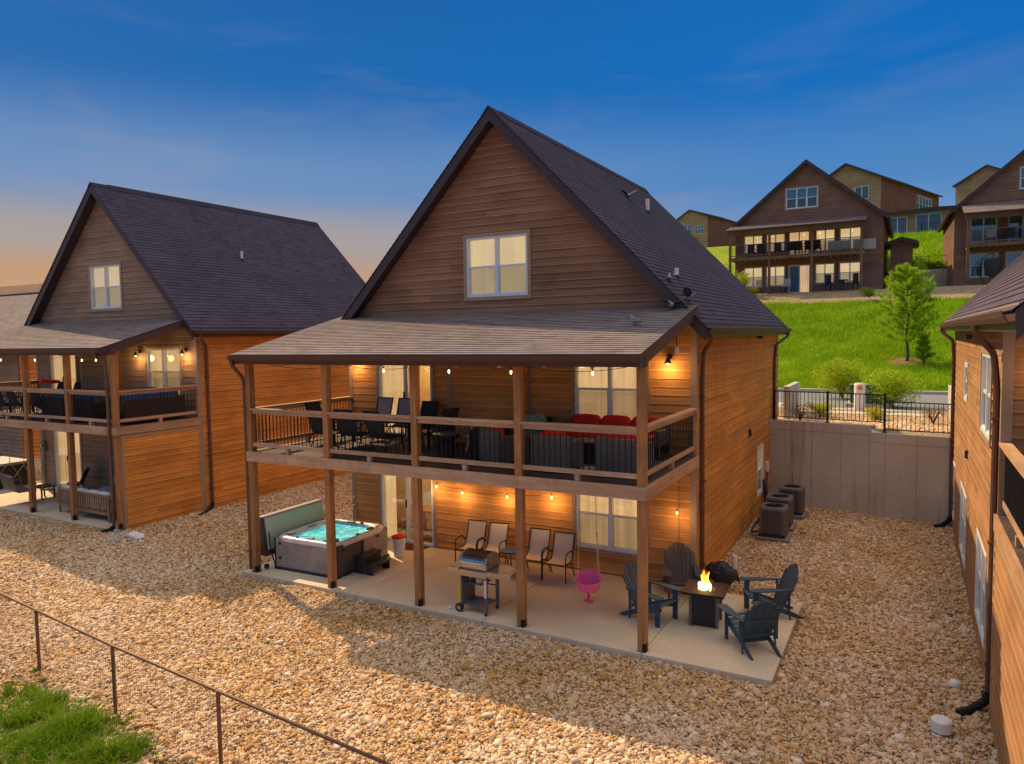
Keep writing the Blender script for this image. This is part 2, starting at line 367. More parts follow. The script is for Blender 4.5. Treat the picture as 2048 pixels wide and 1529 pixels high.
# ------------------------------------------------------------------ house pieces
def wedge_poly(parent, mat, F, pts, name='siding_board'):
    """lap board in wall frame F: pts = (xb0, xb1, zb, xt0, xt1, zt)"""
    xb0, xb1, zb, xt0, xt1, zt = pts
    b = MB(); p = .03
    b.add([(xb0,-p,zb),(xb1,-p,zb),(xb1,0,zb),(xb0,0,zb),(xt0,-.006,zt),(xt1,-.006,zt),(xt1,0,zt),(xt0,0,zt)],
          [(3,2,1,0),(4,5,6,7),(0,1,5,4),(1,2,6,5),(2,3,7,6),(3,0,4,7)], F)
    return b.build(name, mat, parent)
def siding(parent, mat, F, z0, z1, x0, x1, holes=(), expo=.178, joined=False, slopes=None, seed=0, blen=3.66):
    """slopes: fn(z)->(xa, xb) limits of the wall at height z (a gable)"""
    rr = random.Random(seed); jb = MB(); nrow = int(math.ceil((z1-z0)/expo - 1e-6))
    for k in range(nrow):
        zb = z0+k*expo; zt = min(z1, zb+expo)
        if zt-zb < .01: continue
        ab = slopes(zb) if slopes else (x0, x1); at = slopes(zt) if slopes else (x0, x1)
        lo, hi = max(x0, min(ab[0], at[0])), min(x1, max(ab[1], at[1]))
        if hi-lo < .05: continue
        cuts = {lo, hi}
        for h in holes:
            if h[2] < zt and h[3] > zb:
                for c in h[:2]:
                    if lo < c < hi: cuts.add(c)
        if not joined:
            c = lo+rr.uniform(.5, blen)
            while c < hi-.3:
                if all(abs(c-q) > .25 for q in cuts): cuts.add(c)
                c += blen
        cs = sorted(cuts)
        for a, c in zip(cs, cs[1:]):
            m = (a+c)/2; zz = [(zb, zt)]
            for h in holes:
                if h[0] <= m <= h[1] and h[2] < zt and h[3] > zb:
                    nz = []
                    for (u, v) in zz:
                        if h[2] > u+.005: nz.append((u, h[2]))
                        if h[3] < v-.005: nz.append((h[3], v))
                    zz = nz
            for (u, v) in zz:
                g = .0015
                xb0, xt0 = (max(a, ab[0]), max(a, at[0])); xb1, xt1 = (min(c, ab[1]), min(c, at[1]))
                if xt1 < xt0: xt0 = xt1 = (xt0+xt1)/2
                if xb1-xb0 < .02: continue
                q = (xb0+g, xb1-g, u, min(xt0+g, xt1), max(xt1-g, xt0), v-.001)
                if joined:
                    xb0, xb1, zb_, xt0, xt1, zt_ = q
                    jb.add([(xb0,-.035,zb_),(xb1,-.035,zb_),(xb1,0,zb_),(xb0,0,zb_),(xt0,-.006,zt_),(xt1,-.006,zt_)], [(3,2,1,0),(0,1,5,4)], F)
                elif abs(xb0-xt0) < .004 and abs(xb1-xt1) < .004:
                    ubox('siding_board', parent, mat, q[0], q[1], 0, .03, u, v-.001, F, wedge=True)
                else: wedge_poly(parent, mat, F, q)
    if joined:
        o = jb.build('siding', mat, parent); o['kind'] = 'stuff'; return o
def window(parent, F, x0, x1, z0, z1, cols=2, rows=2, lit=True, screen=True, trim=True, blind=False, name='window', wcol='white', tm='trimtan', tw=.085, depth=.07, simple=False):
    """opening x0..x1, z0..z1 in wall frame F (y points into the wall)"""
    b = MB(); w = tw
    if trim:
        b.box(x0-w, -.045, z0-w, x0, .0, z1+w, F); b.box(x1, -.045, z0-w, x1+w, .0, z1+w, F)
        b.box(x0, -.045, z1, x1, .0, z1+w, F); b.box(x0, -.05, z0-w, x1, .0, z0, F)
        wn = b.build(name, M[tm], parent)
    else:
        b.box(x0-.04, -.038, z0-.04, x0, .0, z1+.04, F); b.box(x1, -.038, z0-.04, x1+.04, .0, z1+.04, F); b.box(x0, -.038, z1, x1, 0, z1+.04, F); b.box(x0, -.038, z0-.04, x1, 0, z0, F)
        wn = b.build(name, M[wcol], parent)
    f = MB(); t = .055
    f.box(x0, -.03, z0, x0+t, depth+.02, z1, F); f.box(x1-t, -.03, z0, x1, depth+.02, z1, F)
    f.box(x0+t, -.03, z1-t, x1-t, depth+.02, z1, F); f.box(x0+t, -.032, z0, x1-t, depth+.02, z0+t, F)
    cw = (x1-x0-2*t)/cols
    for i in range(1, cols): f.box(x0+t+i*cw-.04, -.026, z0+t, x0+t+i*cw+.04, depth+.02, z1-t, F)
    rh = (z1-z0-2*t)/rows
    for j in range(1, rows):
        for i in range(cols):
            a = x0+t+i*cw+(.04 if i else 0); c = x0+t+(i+1)*cw-(.04 if i < cols-1 else 0)
            f.box(a, -.006, z0+t+j*rh-.025, c, .05, z0+t+j*rh+.025, F)
            # sash rims
            f.box(a, .0, z0+t, a+.025, .05, z0+t+j*rh-.025, F); f.box(c-.025, .0, z0+t, c, .05, z0+t+j*rh-.025, F)
            f.box(a+.025, .0, z0+t, c-.025, .05, z0+t+.03, F)
    f.build('frame', M[wcol], wn)
    for i in range(cols):
        for j in range(rows):
            a = x0+t+i*cw; zz = z0+t+j*rh; y = .012 if j == 0 else .03
            g = MB(); g.box(a+.002, y, zz+.002, a+cw-.002, y+.005, zz+rh-.002, F)
            g.build('pane', M['screen'] if (j == 0 and screen) else M['glass'], wn)
    c = MB()
    if lit:
        A = .012; n = int((x1-x0)*26)
        if blind: c.grid(lambda u, v: (x0+u*(x1-x0), depth+.02+.004*math.sin(v*(z1-z0)*2*PI/.05), z0+v*(z1-z0)), 1, int((z1-z0)*60), F)
        else: c.grid(lambda u, v: (x0+u*(x1-x0), depth+.02+A*math.sin(u*(x1-x0)*48+1.3*math.sin(u*9))+.006, z0+v*(z1-z0)), n, 1, F)
        c.build('blind' if blind else 'curtain', M['blind'] if blind else M['curtain'], wn, smooth=True)
    else:
        c.grid(lambda u, v: (x0+u*(x1-x0), depth+.03, z0+v*(z1-z0)), 1, 1, F)
        c.build('blind', M['bluerm'], wn)
    return wn
def sliding_door(parent, F, x0, x1, z0, z1, lit=True, half=False, tm='trimtan', cw=None):
    b = MB(); w = .085
    b.box(x0-w, -.045, z0, x0, 0, z1+w, F); b.box(x1, -.045, z0, x1+w, 0, z1+w, F); b.box(x0, -.045, z1, x1, 0, z1+w, F)
    d = b.build('sliding_door', M[tm], parent)
    f = MB(); t = .06
    f.box(x0, -.03, z0, x0+t, .09, z1, F); f.box(x1-t, -.03, z0, x1, .09, z1, F); f.box(x0+t, -.03, z1-t, x1-t, .09, z1, F); f.box(x0+t, -.035, z0, x1-t, .09, z0+.06, F)
    xm = (x0+x1)/2
    f.box(xm-.05, -.01, z0+.06, xm+.01, .05, z1-t, F); f.box(xm-.01, .02, z0+.06, xm+.05, .07, z1-t, F)
    f.build('frame', M['white'], d)
    for a, c, y in ((x0+t, xm-.05, .01), (xm+.05, x1-t, .04)):
        g = MB(); g.box(a, y, z0+.06, c, y+.006, z1-t, F); g.build('pane', M['glass'], d)
    h = MB(); h.box(xm-.04, -.05, z0+.95, xm-.015, -.01, z0+1.15, F); h.build('handle', M['black'], d)
    c = MB()
    if cw: c.grid(lambda u, v: (x0+cw[0]+u*cw[1], .125+.022*math.sin(u*cw[1]*52+math.sin(u*11)), z0+.02+v*(z1-z0-.02)), int(cw[1]*60), 1, F)
    elif half: c.grid(lambda u, v: (x0+u*(x1-x0)*.52, .11+.02*math.sin(u*60), z0+v*(z1-z0)), 60, 1, F)
    else: c.grid(lambda u, v: (x0+u*(x1-x0), .11+.012*math.sin(u*80), z0+v*(z1-z0)), 60, 1, F)
    c.build('curtain', M['curtain'], d, smooth=True)
    if half and not cw:
        r = MB(); r.box(x0+(x1-x0)*.4, .125, z0, x1, .135, z1, F); r.build('blind', M['blind'], d)
    return d
def shingle_slope(parent, e0, e1, r0, r1, mat, expo=.143, name='shingles'):
    e0, e1, r0, r1 = map(Vector, (e0, e1, r0, r1))
    n = (e1-e0).cross(r0-e0).normalized()
    if n.z < 0: n = -n
    L = (r0-e0).length; k = max(1, round(L/expo)); b = MB(); uvs = []
    W_ = (e1-e0).length; rr = random.Random(5)
    for i in range(k):
        t0, t1 = i/k, min(1, (i+1.25)/k)
        a, c = e0.lerp(r0, t0), e1.lerp(r1, t0); d, e = e0.lerp(r0, t1), e1.lerp(r1, t1)
        h = .016
        b.add([a+n*h, c+n*h, e+n*.001, d+n*.001, a-n*.01, c-n*.01], [(0,1,2,3),(4,5,1,0)])
        s0 = rr.uniform(0, .3)
        v0, v1 = i*expo+.001, (i+1.25)*expo
        uvs += [(s0, v0), (s0+W_, v0), (s0+W_, v0+expo*.99), (s0, v0+expo*.99)] + [(s0, v0), (s0+W_, v0), (s0+W_, v0+.004), (s0, v0+.004)]
    nrm = (e1-e0).cross(r0-e0)
    if nrm.z < 0: b.f = [f[::-1] for f in b.f]; uvs = [uvs[i+3-j] for i in range(0, len(uvs), 4) for j in range(4)]
    o = b.build(name, mat, parent); uv = o.data.uv_layers.new(name='UVMap')
    uv.data.foreach_set('uv', [q for p in uvs for q in p]); o['kind'] = 'stuff'; return o
def gutter(parent, p0, p1, out, mat, name='gutter'):
    """K-profile gutter from p0 to p1, out = outward horizontal unit"""
    p0 = Vector(p0); p1 = Vector(p1); o = Vector(out); z = Vector((0,0,1))
    prof = [(0, 0), (.0, -.11), (.07, -.115), (.105, -.06), (.115, -.03), (.125, -.004), (.11, -.004), (.10, -.03), (.06, -.10), (.012, -.10), (.012, 0)]
    b = MB(); vs_ = [p+o*a+z*c for p in (p0, p1) for a, c in prof]; n = len(prof)
    fs = [(i, (i+1) % n, n+(i+1) % n, n+i) for i in range(n)] + [(0, 1, 2, 9, 10), (2, 3, 4, 7, 8, 9), (4, 5, 6, 7)] + [tuple(n+q for q in f) for f in ((0, 1, 2, 9, 10), (2, 3, 4, 7, 8, 9), (4, 5, 6, 7))]
    b.add(vs_, fs); return b.build(name, mat, parent)
def downspout(parent, pts, mat, w=.075, straps=True, hose=None):
    b = MB(); P_ = []
    pts = [Vector(p) for p in pts]
    P_.append(pts[0])
    for i in range(1, len(pts)-1):       # round the bends
        a, p, c = pts[i-1], pts[i], pts[i+1]; r = min(.09, (p-a).length*.45, (c-p).length*.45)
        q0 = p+(a-p).normalized()*r; q1 = p+(c-p).normalized()*r
        for t in (0, .33, .66, 1): P_.append(q0.lerp(p, t).lerp(p.lerp(q1, t), t))
    P_.append(pts[-1]); b.tube(P_, w*.62, 8)
    o = b.build('downspout', mat, parent, smooth=False)
    if straps:
        s = MB()
        a = pts[-2] if (pts[-1]-pts[-2]).length > 1 else pts[-3]; c = pts[-1] if (pts[-1]-pts[-2]).length > 1 else pts[-2]
        for t in (.1, .5, .9):
            q = a.lerp(c, t); s.box(q.x-.06, q.y-.06, q.z-.015, q.x+.06, q.y+.06, q.z+.015)
        s.build('strap', mat, o)
    if hose:
        h = MB(); hp = [Vector(p) for p in hose]; n = 18; rs = []
        pp = []
        for i in range(n+1):
            t = i/n*(len(hp)-1); k = min(int(t), len(hp)-2); pp.append(hp[k].lerp(hp[k+1], t-k)); rs.append(.065 if i % 2 else .052)
        h.tube(pp, rs, 10); h.build('drain_hose', M['black'], o)
    return o
def rail_bay(parent, x0, x1, F, zt=3.85, zf=2.85, mat='rail', foot=True, balmat='black', last=None, nobal=False):
    """railing between two posts along local x of frame F"""
    ubox('cap_rail', parent, M[mat], x0-.0, x1+.0, -.075, .075, zt-.038, zt, F)
    ubox('top_rail', parent, M[mat], x0, x1, -.02, .02, zt-.128, zt-.039, F)
    ubox('bottom_rail', parent, M[mat], x0, x1, -.02, .02, zf+.12, zf+.205, F)
    if foot: ubox('foot_block', parent, M[mat], (x0+x1)/2-.045, (x0+x1)/2+.045, -.05, .04, zf, zf+.119, F)
    if nobal: return
    n = max(2, round((x1-x0)/.112)); me = UNIT.get('bal')
    if me is None:
        b = MB(); b.cyl((0,0,0), (0,0,1), .0095, n=6); me = UNIT['bal'] = b.mesh('baluster', M['black'])
    for i in range(1, n):
        o = bpy.data.objects.new('baluster', me); COL.objects.link(o); o.parent = parent
        o.matrix_basis = F @ T(x0+(x1-x0)*i/n, 0, zf+.205) @ Matrix.Diagonal((1, 1, zt-.129-zf-.205, 1))
def cabin(name, label, group, loc, rz=0, W=9.39, D=3.435, L=10.58, zr=10.70, ze=5.54, mats=None, windows=(), doors=(), chase=None, left=True, right=True,
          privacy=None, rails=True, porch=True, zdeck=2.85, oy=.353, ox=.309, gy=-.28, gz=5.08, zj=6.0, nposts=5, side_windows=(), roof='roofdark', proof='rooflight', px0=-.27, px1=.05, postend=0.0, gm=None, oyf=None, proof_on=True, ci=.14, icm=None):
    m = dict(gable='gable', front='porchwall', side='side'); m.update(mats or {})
    H = thing(name, label, 'house', loc, rz, group)
    pitch = (zr-ze)/(W/2+ox); th = .17
    ztop = ze+ox*pitch-th*1.35                      # wall top at the side walls
    Ff, Fr, Fl = T(0, D, 0), T(W, D, 0) @ Rz(PI/2), T(0, D+L, 0) @ Rz(-PI/2)
    # core behind the boards
    b = MB(); i_ = .14
    b.prism([(i_, -.3), (W-i_, -.3), (W-i_, ztop-.1), (W/2, ztop-.1+(W/2-i_)*pitch), (i_, ztop-.1)], 'y', D+ci, D+L-i_)
    b.build('inner_wall', M[icm or m['side']], H)
    und = lambda z: (max(0, (z-ztop)/pitch), min(W, W-(z-ztop)/pitch))
    fl = -.12
    holes = [w[:4] for w in windows]+[d[:4] for d in doors]
    upl = 5.05*1.0
    if chase:
        c0, c1, cd = chase
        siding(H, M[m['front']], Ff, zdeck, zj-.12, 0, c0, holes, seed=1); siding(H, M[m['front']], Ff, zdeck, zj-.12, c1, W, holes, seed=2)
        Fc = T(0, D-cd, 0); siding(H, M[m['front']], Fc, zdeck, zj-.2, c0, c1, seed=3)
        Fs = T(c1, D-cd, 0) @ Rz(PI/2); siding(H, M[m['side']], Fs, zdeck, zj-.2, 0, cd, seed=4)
        Fs2 = T(c0, D, 0) @ Rz(-PI/2); siding(H, M[m['side']], Fs2, zdeck, zj-.2, 0, cd, seed=4)
        k = MB(); k.box(c0+.01, D-cd+.005, zdeck, c1-.01, D+.1, zj-.2); k.build('chase', M[m['front']], H)
        for q in (c0, c1-.09):
            ubox('trim_board', H, M['trimtan'], q-.012, q+.102, D-cd-.032, D-cd-.001, zdeck, zj-.25)
        ubox('trim_board', H, M['trimtan'], c1+.022, c1+.11, D-.032, D-.001, zdeck, zj-.15)
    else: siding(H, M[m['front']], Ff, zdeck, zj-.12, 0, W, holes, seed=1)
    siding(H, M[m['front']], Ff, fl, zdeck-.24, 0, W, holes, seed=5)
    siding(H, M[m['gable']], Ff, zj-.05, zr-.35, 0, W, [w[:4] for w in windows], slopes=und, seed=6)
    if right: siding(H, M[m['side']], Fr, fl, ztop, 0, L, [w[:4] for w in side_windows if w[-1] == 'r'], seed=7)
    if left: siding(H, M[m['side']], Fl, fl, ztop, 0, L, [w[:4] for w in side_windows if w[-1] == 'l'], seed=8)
    # back wall, plain
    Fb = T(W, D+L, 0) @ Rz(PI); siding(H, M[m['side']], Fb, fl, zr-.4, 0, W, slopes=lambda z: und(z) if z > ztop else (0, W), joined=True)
    for w in windows: window(H, Ff, *w[:4], **(w[4] if len(w) > 4 else {}))
    for d in doors: sliding_door(H, Ff, *d[:4], **(d[4] if len(d) > 4 else {}))
    for w in side_windows: window(H, Fr if w[-1] == 'r' else Fl, *w[:4], **(w[4] if len(w) > 5 else {}))
    # corner trims
    for (x, sx) in ((0, -1), (W, 1)):
        for (y, s) in ((D, -1), (D+L, 1)):
            k = MB(); xa, xb = (x+.024*sx, x-.095*sx); 
            k.box(xa+.014*sx, y, fl, xb, y+.038*s, ztop+.02); k.box(x, y-.001*s, fl, x+.038*sx, y-.09*s, ztop-.02)
            k.build('trim_board', M['trimtan'], H)
    # main roof
    ya, yb = D-(oy if oyf is None else oyf), D+L+oy
    r = MB(); A = (-ox, ze); B = (W/2, zr); C = (W+ox, ze); t_ = th*math.sqrt(1+pitch*pitch)
    r.prism([(A[0], A[1]-.02), (B[0], B[1]-.02), (B[0], B[1]-t_), (A[0], A[1]-t_*.9)], 'y', ya+.03, yb-.03)
    r.prism([(C[0], C[1]-.02), (C[0], C[1]-t_*.9), (B[0], B[1]-t_), (B[0], B[1]-.02)], 'y', ya+.03, yb-.03)
    ro = r.build('roof', M['dark'], H)
    for (P0, P1) in ((A, B), (B, C)):
        for (y0, y1) in ((ya-.005, ya+.028), (yb-.028, yb+.005)):
            k = MB(); k.prism([(P0[0], P0[1]-.012), (P1[0], P1[1]-.012), (P1[0], P1[1]-.30), (P0[0], P0[1]-.30)], 'y', y0, y1); k.build('rake_board', M['dark'], ro)
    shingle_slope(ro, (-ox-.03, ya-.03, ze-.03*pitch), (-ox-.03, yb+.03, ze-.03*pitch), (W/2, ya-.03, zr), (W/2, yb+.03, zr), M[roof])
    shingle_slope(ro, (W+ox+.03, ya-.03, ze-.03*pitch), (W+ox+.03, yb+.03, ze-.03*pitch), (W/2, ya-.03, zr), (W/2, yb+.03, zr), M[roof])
    k = MB(); k.prism([(W/2-.15, zr-.13), (W/2, zr+.035), (W/2+.15, zr-.13), (W/2, zr-.01)], 'y', ya-.035, ya+.55); k.prism([(W/2-.17, zr-.14), (W/2, zr+.055), (W/2+.17, zr-.14), (W/2, zr-.005)], 'y', ya+.56, yb+.03); k.build('ridge_cap', M[roof], ro)
    # soffits and gutters
    for s, x in ((-1, 0), (1, W)):
        k = MB(); k.box(x, ya+.05, ztop-.06, x+s*(ox-.02), yb-.05, ztop-.035); k.box(x+s*(ox-.03), ya+.04, ztop-.09, x+s*(ox-.005), yb-.04, ze-.02); k.build('soffit', M['dark'] if gm is None else M['trimtan'], ro)
        xx = x+s*(ox+.0)
        gutter(ro, (xx, ya-.02, ze-.02), (xx, yb+.02, ze-.02), (s, 0, 0), M['fascia'])
    if porch:
        # porch roof
        sl = (zj-gz)/(D-gy); X0, X1 = px0, W+px1
        if proof_on:
            X0, X1 = px0, W+px1; Y0 = gy; zt0 = gz; sl = (zj-gz)/(D-gy)
            q = MB(); q.add([(X0+.03, Y0+.03, zt0-.015), (X1-.03, Y0+.03, zt0-.015), (X1-.03, D, zj-.015), (X0+.03, D, zj-.015), (X0+.03, Y0+.03, zt0-.11), (X1-.03, Y0+.03, zt0-.11), (X1-.03, D, zj-.11), (X0+.03, D, zj-.11)],
                  [(0,1,2,3),(7,6,5,4),(4,5,1,0),(5,6,2,1),(6,7,3,2),(7,4,0,3)])
            pr_ = q.build('porch_roof', M['dark'], H)
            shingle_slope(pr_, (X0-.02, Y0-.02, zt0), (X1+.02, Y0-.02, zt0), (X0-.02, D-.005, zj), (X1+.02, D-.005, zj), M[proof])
            for (xa, xb) in ((X0-.005, X0+.028), (X1-.028, X1+.005)):
                k = MB(); k.prism([(Y0+.0, zt0-.012), (D-.01, zj-.012), (D-.01, zj-.24), (Y0+.0, zt0-.24)], 'x', xa, xb); k.build('rake_board', M['fascia'], pr_)
            gutter(pr_, (X0, Y0-.0, zt0-.01), (X1, Y0-.0, zt0-.01), (0, -1, 0), M['fascia'])
            k = MB(); k.box(X0+.03, Y0+.002, zt0-.2, X1-.03, Y0+.025, zt0-.012); k.build('fascia', M['fascia'], pr_)
            k = MB()
            k.box(-.08, -.07, 4.862, W+.08, .07, zt0-.03)
            n = int(W/.09)
            for i in range(n): 
                x = -.08+i*(W+.16)/n; k.box(x+.004, -.078, 4.866, x+(W+.16)/n-.004, -.0705, zt0-.06)
            k.build('header_beam', M['beam'] if gm else M['fascia'], pr_)
            nr = 9
            for i in range(1, nr+1):
                x = W*i/(nr+1); k = MB(); k.add([(x-.02, .075, 4.95), (x+.02, .075, 4.95), (x+.02, D-.03, 4.95+sl*(D-.1)), (x-.02, D-.03, 4.95+sl*(D-.1)), (x-.02, .075, 4.82), (x+.02, .075, 4.82), (x+.02, D-.03, 4.82+sl*(D-.1)), (x-.02, D-.03, 4.82+sl*(D-.1))],
                  [(0,1,2,3),(7,6,5,4),(4,5,1,0),(5,6,2,1),(6,7,3,2),(7,4,0,3)]); k.build('rafter', M['beamy'], pr_)
        # posts
        s = W/(nposts-1); hw = .072
        for i in range(nposts):
            x = s*i
            ubox('post', H, M['post'], x-hw, x+hw, -hw, hw, 0.012, 2.619)
            p = ubox('post', H, M['post'], x-hw, x+hw, -hw, hw, 2.851, 4.861)
            k = MB(); k.box(x-hw-.004, -hw-.004, .0, x+hw+.004, hw+.004, .012); k.box(x+hw*.2, -hw-.004, .012, x+hw+.004, -hw+.001, .15); k.box(x+hw, -hw-.004, .012, x+hw+.0045, hw*.2, .15); k.build('post_bracket', M['black'], H)
        # deck
        for i in range(nposts-1):
            ubox('deck_beam', H, M['beam'], (s*i+.003 if i else -.09), (s*(i+1)-.003 if i < nposts-2 else W+.09), -.095, -.055, 2.62, 2.85)
            ubox('deck_beam', H, M['beam'], (s*i+.003 if i else -.05), (s*(i+1)-.003 if i < nposts-2 else W+.05), .055, .095, 2.62, 2.818)
        for x in (-.09, W+.05): ubox('side_beam', H, M['beamy'], x, x+.04, -.054, D-.03, 2.62, 2.85)
        for i in range(1, 24): ubox('joist', H, M['beamy'], W*i/24-.019, W*i/24+.019, .1, D-.03, 2.64, 2.818)
        nb = int(D/.143)
        for i in range(nb): ubox('deck_board', H, M['deckb'], -.045, W+.045, -.05+i*(D+.02)/nb+.003, -.05+(i+1)*(D+.02)/nb-.003, 2.82, 2.849)
        for i in range(nposts-1): rail_bay(H, s*i+hw, s*(i+1)-hw, T(0, -.02, 0))
        rail_bay(H, hw, D-.035, T(W, 0, 0) @ Rz(PI/2) @ T(0, .02, 0), mat='raily'); rail_bay(H, hw, D-.035, T(0, 0, 0) @ Rz(PI/2) @ T(0, -.02, 0), mat='raily')
        for x, F in ((0, 0), (W, 1)): 
            ubox('trim_board', H, M['raily'], x-.05, x+.05, D-.075, D-.036, 2.852, 3.84)
        if privacy:
            x = W if privacy == 'r' else 0
            Fp = (T(W+.05, 0, 0) @ Rz(PI/2)) if privacy == 'r' else (T(-.05, D, 0) @ Rz(-PI/2))
            lo, hi = (.07, D-.02) if privacy == 'r' else (.02, D-.07)
            siding(H, M[m['side']], Fp, fl, 2.60, lo+.09, hi-.09, seed=9)
            sx = 1 if privacy == 'r' else -1
            k = MB(); k.box(x-.03*sx, .08, fl, x+.045*sx, D-.03, 2.6); k.build('privacy_wall', M[m['side']], H)
            k = MB(); xa, xb = x+.05*sx, x+.078*sx
            for (ya_, yb_, za, zb) in ((.075, .16, fl, 2.6), (D-.11, D-.03, fl, 2.6), (.16, D-.11, 2.52, 2.6)): k.box(xa, ya_, za, xb, yb_, zb)
            k.build('privacy_trim', M['trimtan'], H)
    return H
# ------------------------------------------------------------------ terrain
def sst(a, b, x):
    t = max(0, min(1, (x-a)/(b-a))); return t*t*(3-2*t)
def yard_z(x, y): return -.10+.24*sst(-2.5, -6.5, x)+.03*noise.noise(Vector((x*.5, y*.5, 0)))
PROF = [(12.3, 2.36), (16, 2.42), (18.3, 2.44), (26.6, 2.44), (27, 2.60), (32, 3.62), (37, 5.3), (42.6, 7.25), (46.7, 8.34), (49, 8.38), (56.3, 8.4), (56.7, 9.9), (73, 15.1), (78, 15.3), (112, 19.8), (180, 26.5), (240, 27), (2600, 22)]
def up_z(x, y):
    for (a, za), (b, zb) in zip(PROF, PROF[1:]):
        if y <= b: z = za+(zb-za)*max(0, y-a)/(b-a); break
    else: z = 22
    if 27 < y < 44 or 57 < y < 112: z += .22*noise.noise(Vector((x*.16, y*.16, 3)))+.07*noise.noise(Vector((x*.7, y*.7, 8)))
    g = sst(-62, -30, x+.25*y)
    return -.1+(z+.1)*g
def mat_grass_ground():
    t = NT('grassy soil'); n = t.noise(t.pos(), .35, 6, .65); n2 = t.noise(t.pos(), 6, 5, .7)
    c = t.mix(t.ramp(n, [(.3, 0.0), (.7, 1.0)]), (.16, .25, .012), (.32, .36, .022)); c = t.mix(t.ramp(n2, [(.35, 0.0), (.75, .7)]), c, (.08, .16, .01))
    pt = t.noise(t.pos(), .9, 4, .7); c = t.mix(t.ramp(pt, [(.66, 0.0), (.74, .7)]), c, (.30, .21, .13))
    dr = t.noise(t.pos((1, 1, 1), (9, 4, 2)), .22, 6, .75); c = t.mix(t.ramp(dr, [(.56, 0.0), (.72, .6)]), c, (.34, .32, .06)); t.bump(n2, .6, .06); return t.fin(c, .95, .1)
def mat_gravel_ground():
    t = NT('gravel bed'); v = t.pos((1, 1, 1)); a = t.vor(v, 19, 1); d = t.vor(v, 19, 0); bw = t.N.new('ShaderNodeRGBToBW'); t.L.new(a, bw.inputs[0])
    c = t.ramp(bw.outputs[0], [(.1, (.36, .24, .12)), (.4, (.54, .42, .26)), (.6, (.62, .52, .36)), (.85, (.46, .30, .13)), (1, (.66, .60, .48))])
    c = t.mix(t.ramp(d, [(.25, 0.0), (.6, .85)]), c, (.13, .08, .045))
    n = t.noise(v, .6, 5, .6); c = t.hsv(c, .5, 1, t.ramp(n, [(.25, .8), (.75, 1.15)]))
    inv = t.math('SUBTRACT', 1.0, d); t.bump(inv, .9, .03); return t.fin(c, .9, .2)
M['grassg'] = mat_grass_ground(); M['gravelg'] = mat_gravel_ground()
def sheet(name, xs, ys, fz, mat, kind='structure', smooth=True):
    b = MB(); b.v = [(x, y, fz(x, y)) for y in ys for x in xs]; nx = len(xs)
    b.f = [(j*nx+i, j*nx+i+1, (j+1)*nx+i+1, (j+1)*nx+i) for j in range(len(ys)-1) for i in range(nx-1)]; b.mi = [0]*len(b.f)
    o = b.build(name, mat, smooth=smooth); tag(o, kind=kind); return o
def axis_pts(a, b, fine0, fine1, step, far):
    p = [fine0+(fine1-fine0)*i/int((fine1-fine0)/step) for i in range(int((fine1-fine0)/step)+1)]
    v = fine0; s = step
    while v > a: s *= far; v = max(a, v-s); p.insert(0, v)
    v = fine1; s = step
    while v < b: s *= far; v = min(b, v+s); p.append(v)
    return p
sheet('gravel_ground', axis_pts(-2500, 2500, -30, 22, .5, 1.5), axis_pts(-2500, 13.2, -10, 13.2, .5, 1.5), yard_z, M['gravelg'])
sheet('hill', axis_pts(-2500, 2500, -60, 60, 1.6, 1.4), [12.95, 13.4, 14, 16, 17, 18.2, 18.3, 20, 26.5, 26.6]+[27+.8*i for i in range(22)]+[44.8, 45, 46, 47, 48, 49, 52, 56.3, 56.7]+[58+1.6*i for i in range(40)]+[125, 140, 160, 180, 200, 240, 400, 800, 1600, 2600], up_z, M['grassg'])
# terrace gravel, footpath, street with kerbs, upper gravel pads
def strip(name, x0, x1, y0, y1, dz, mat, n=24, ny=4): return sheet(name, [x0+(x1-x0)*i/n for i in range(n+1)], [y0+(y1-y0)*i/ny for i in range(ny+1)], lambda x, y: up_z(x, y)+dz, mat)
strip('terrace_gravel', -40, 40, 12.95, 18.1, .035, M['gravelg'])
sheet('terrace_edge', [9.38+.46*i for i in range(12)], [0, .5, 1], lambda x, y: 0, M['gravelg'])
strip('street', -60, 60, 18.6, 26.3, .012, M['asphalt'], 40)
k = MB(); k.box(-60, 18.1, 2.3, 60, 18.55, 2.47); k.box(-60, 26.32, 2.3, 60, 26.6, 2.60); tag(k.build('kerb', M['curb']), kind='structure')
k = MB(); k.box(9.6, 16.55, 2.3, 14.3, 17.35, 2.475); tag(k.build('footpath', M['curb']), kind='structure')
k = MB(); k.box(-.5, 18.56, 2.3, 8.8, 20.2, 2.462); tag(k.build('driveway', M['curb']), kind='structure')
sheet('upper_gravel', [-25+2*i for i in range(41)], [42.7, 43.3, 44, 44.8, 45.4, 46.2, 47, 48, 49.5], lambda x, y: up_z(x, y)+.05+.03*noise.noise(Vector((x, y, 1))), M['gravelg'])
# patios
def patio(name, panels, y0, y1, z, loc=None):
    b = None
    root = bpy.data.objects.new(name, None); COL.objects.link(root); tag(root, kind='structure')
    for (x0, x1) in panels:
        k = MB(); k.box(x0+.006, y0, z-.16, x1-.006, y1, z); k.build('slab_panel', M['slab'], root, bevel=.008)
    return root
patio('patio', [(-.32, 3.1), (3.1, 6.25), (6.25, 9.40), (9.40, 11.52)], -.13, 3.42, 0)
patio('neighbour_patio', [(-17.7, -15.3), (-15.3, -12.4), (-12.4, -9.3), (-9.3, -5.88)], .30, 3.14, .21)
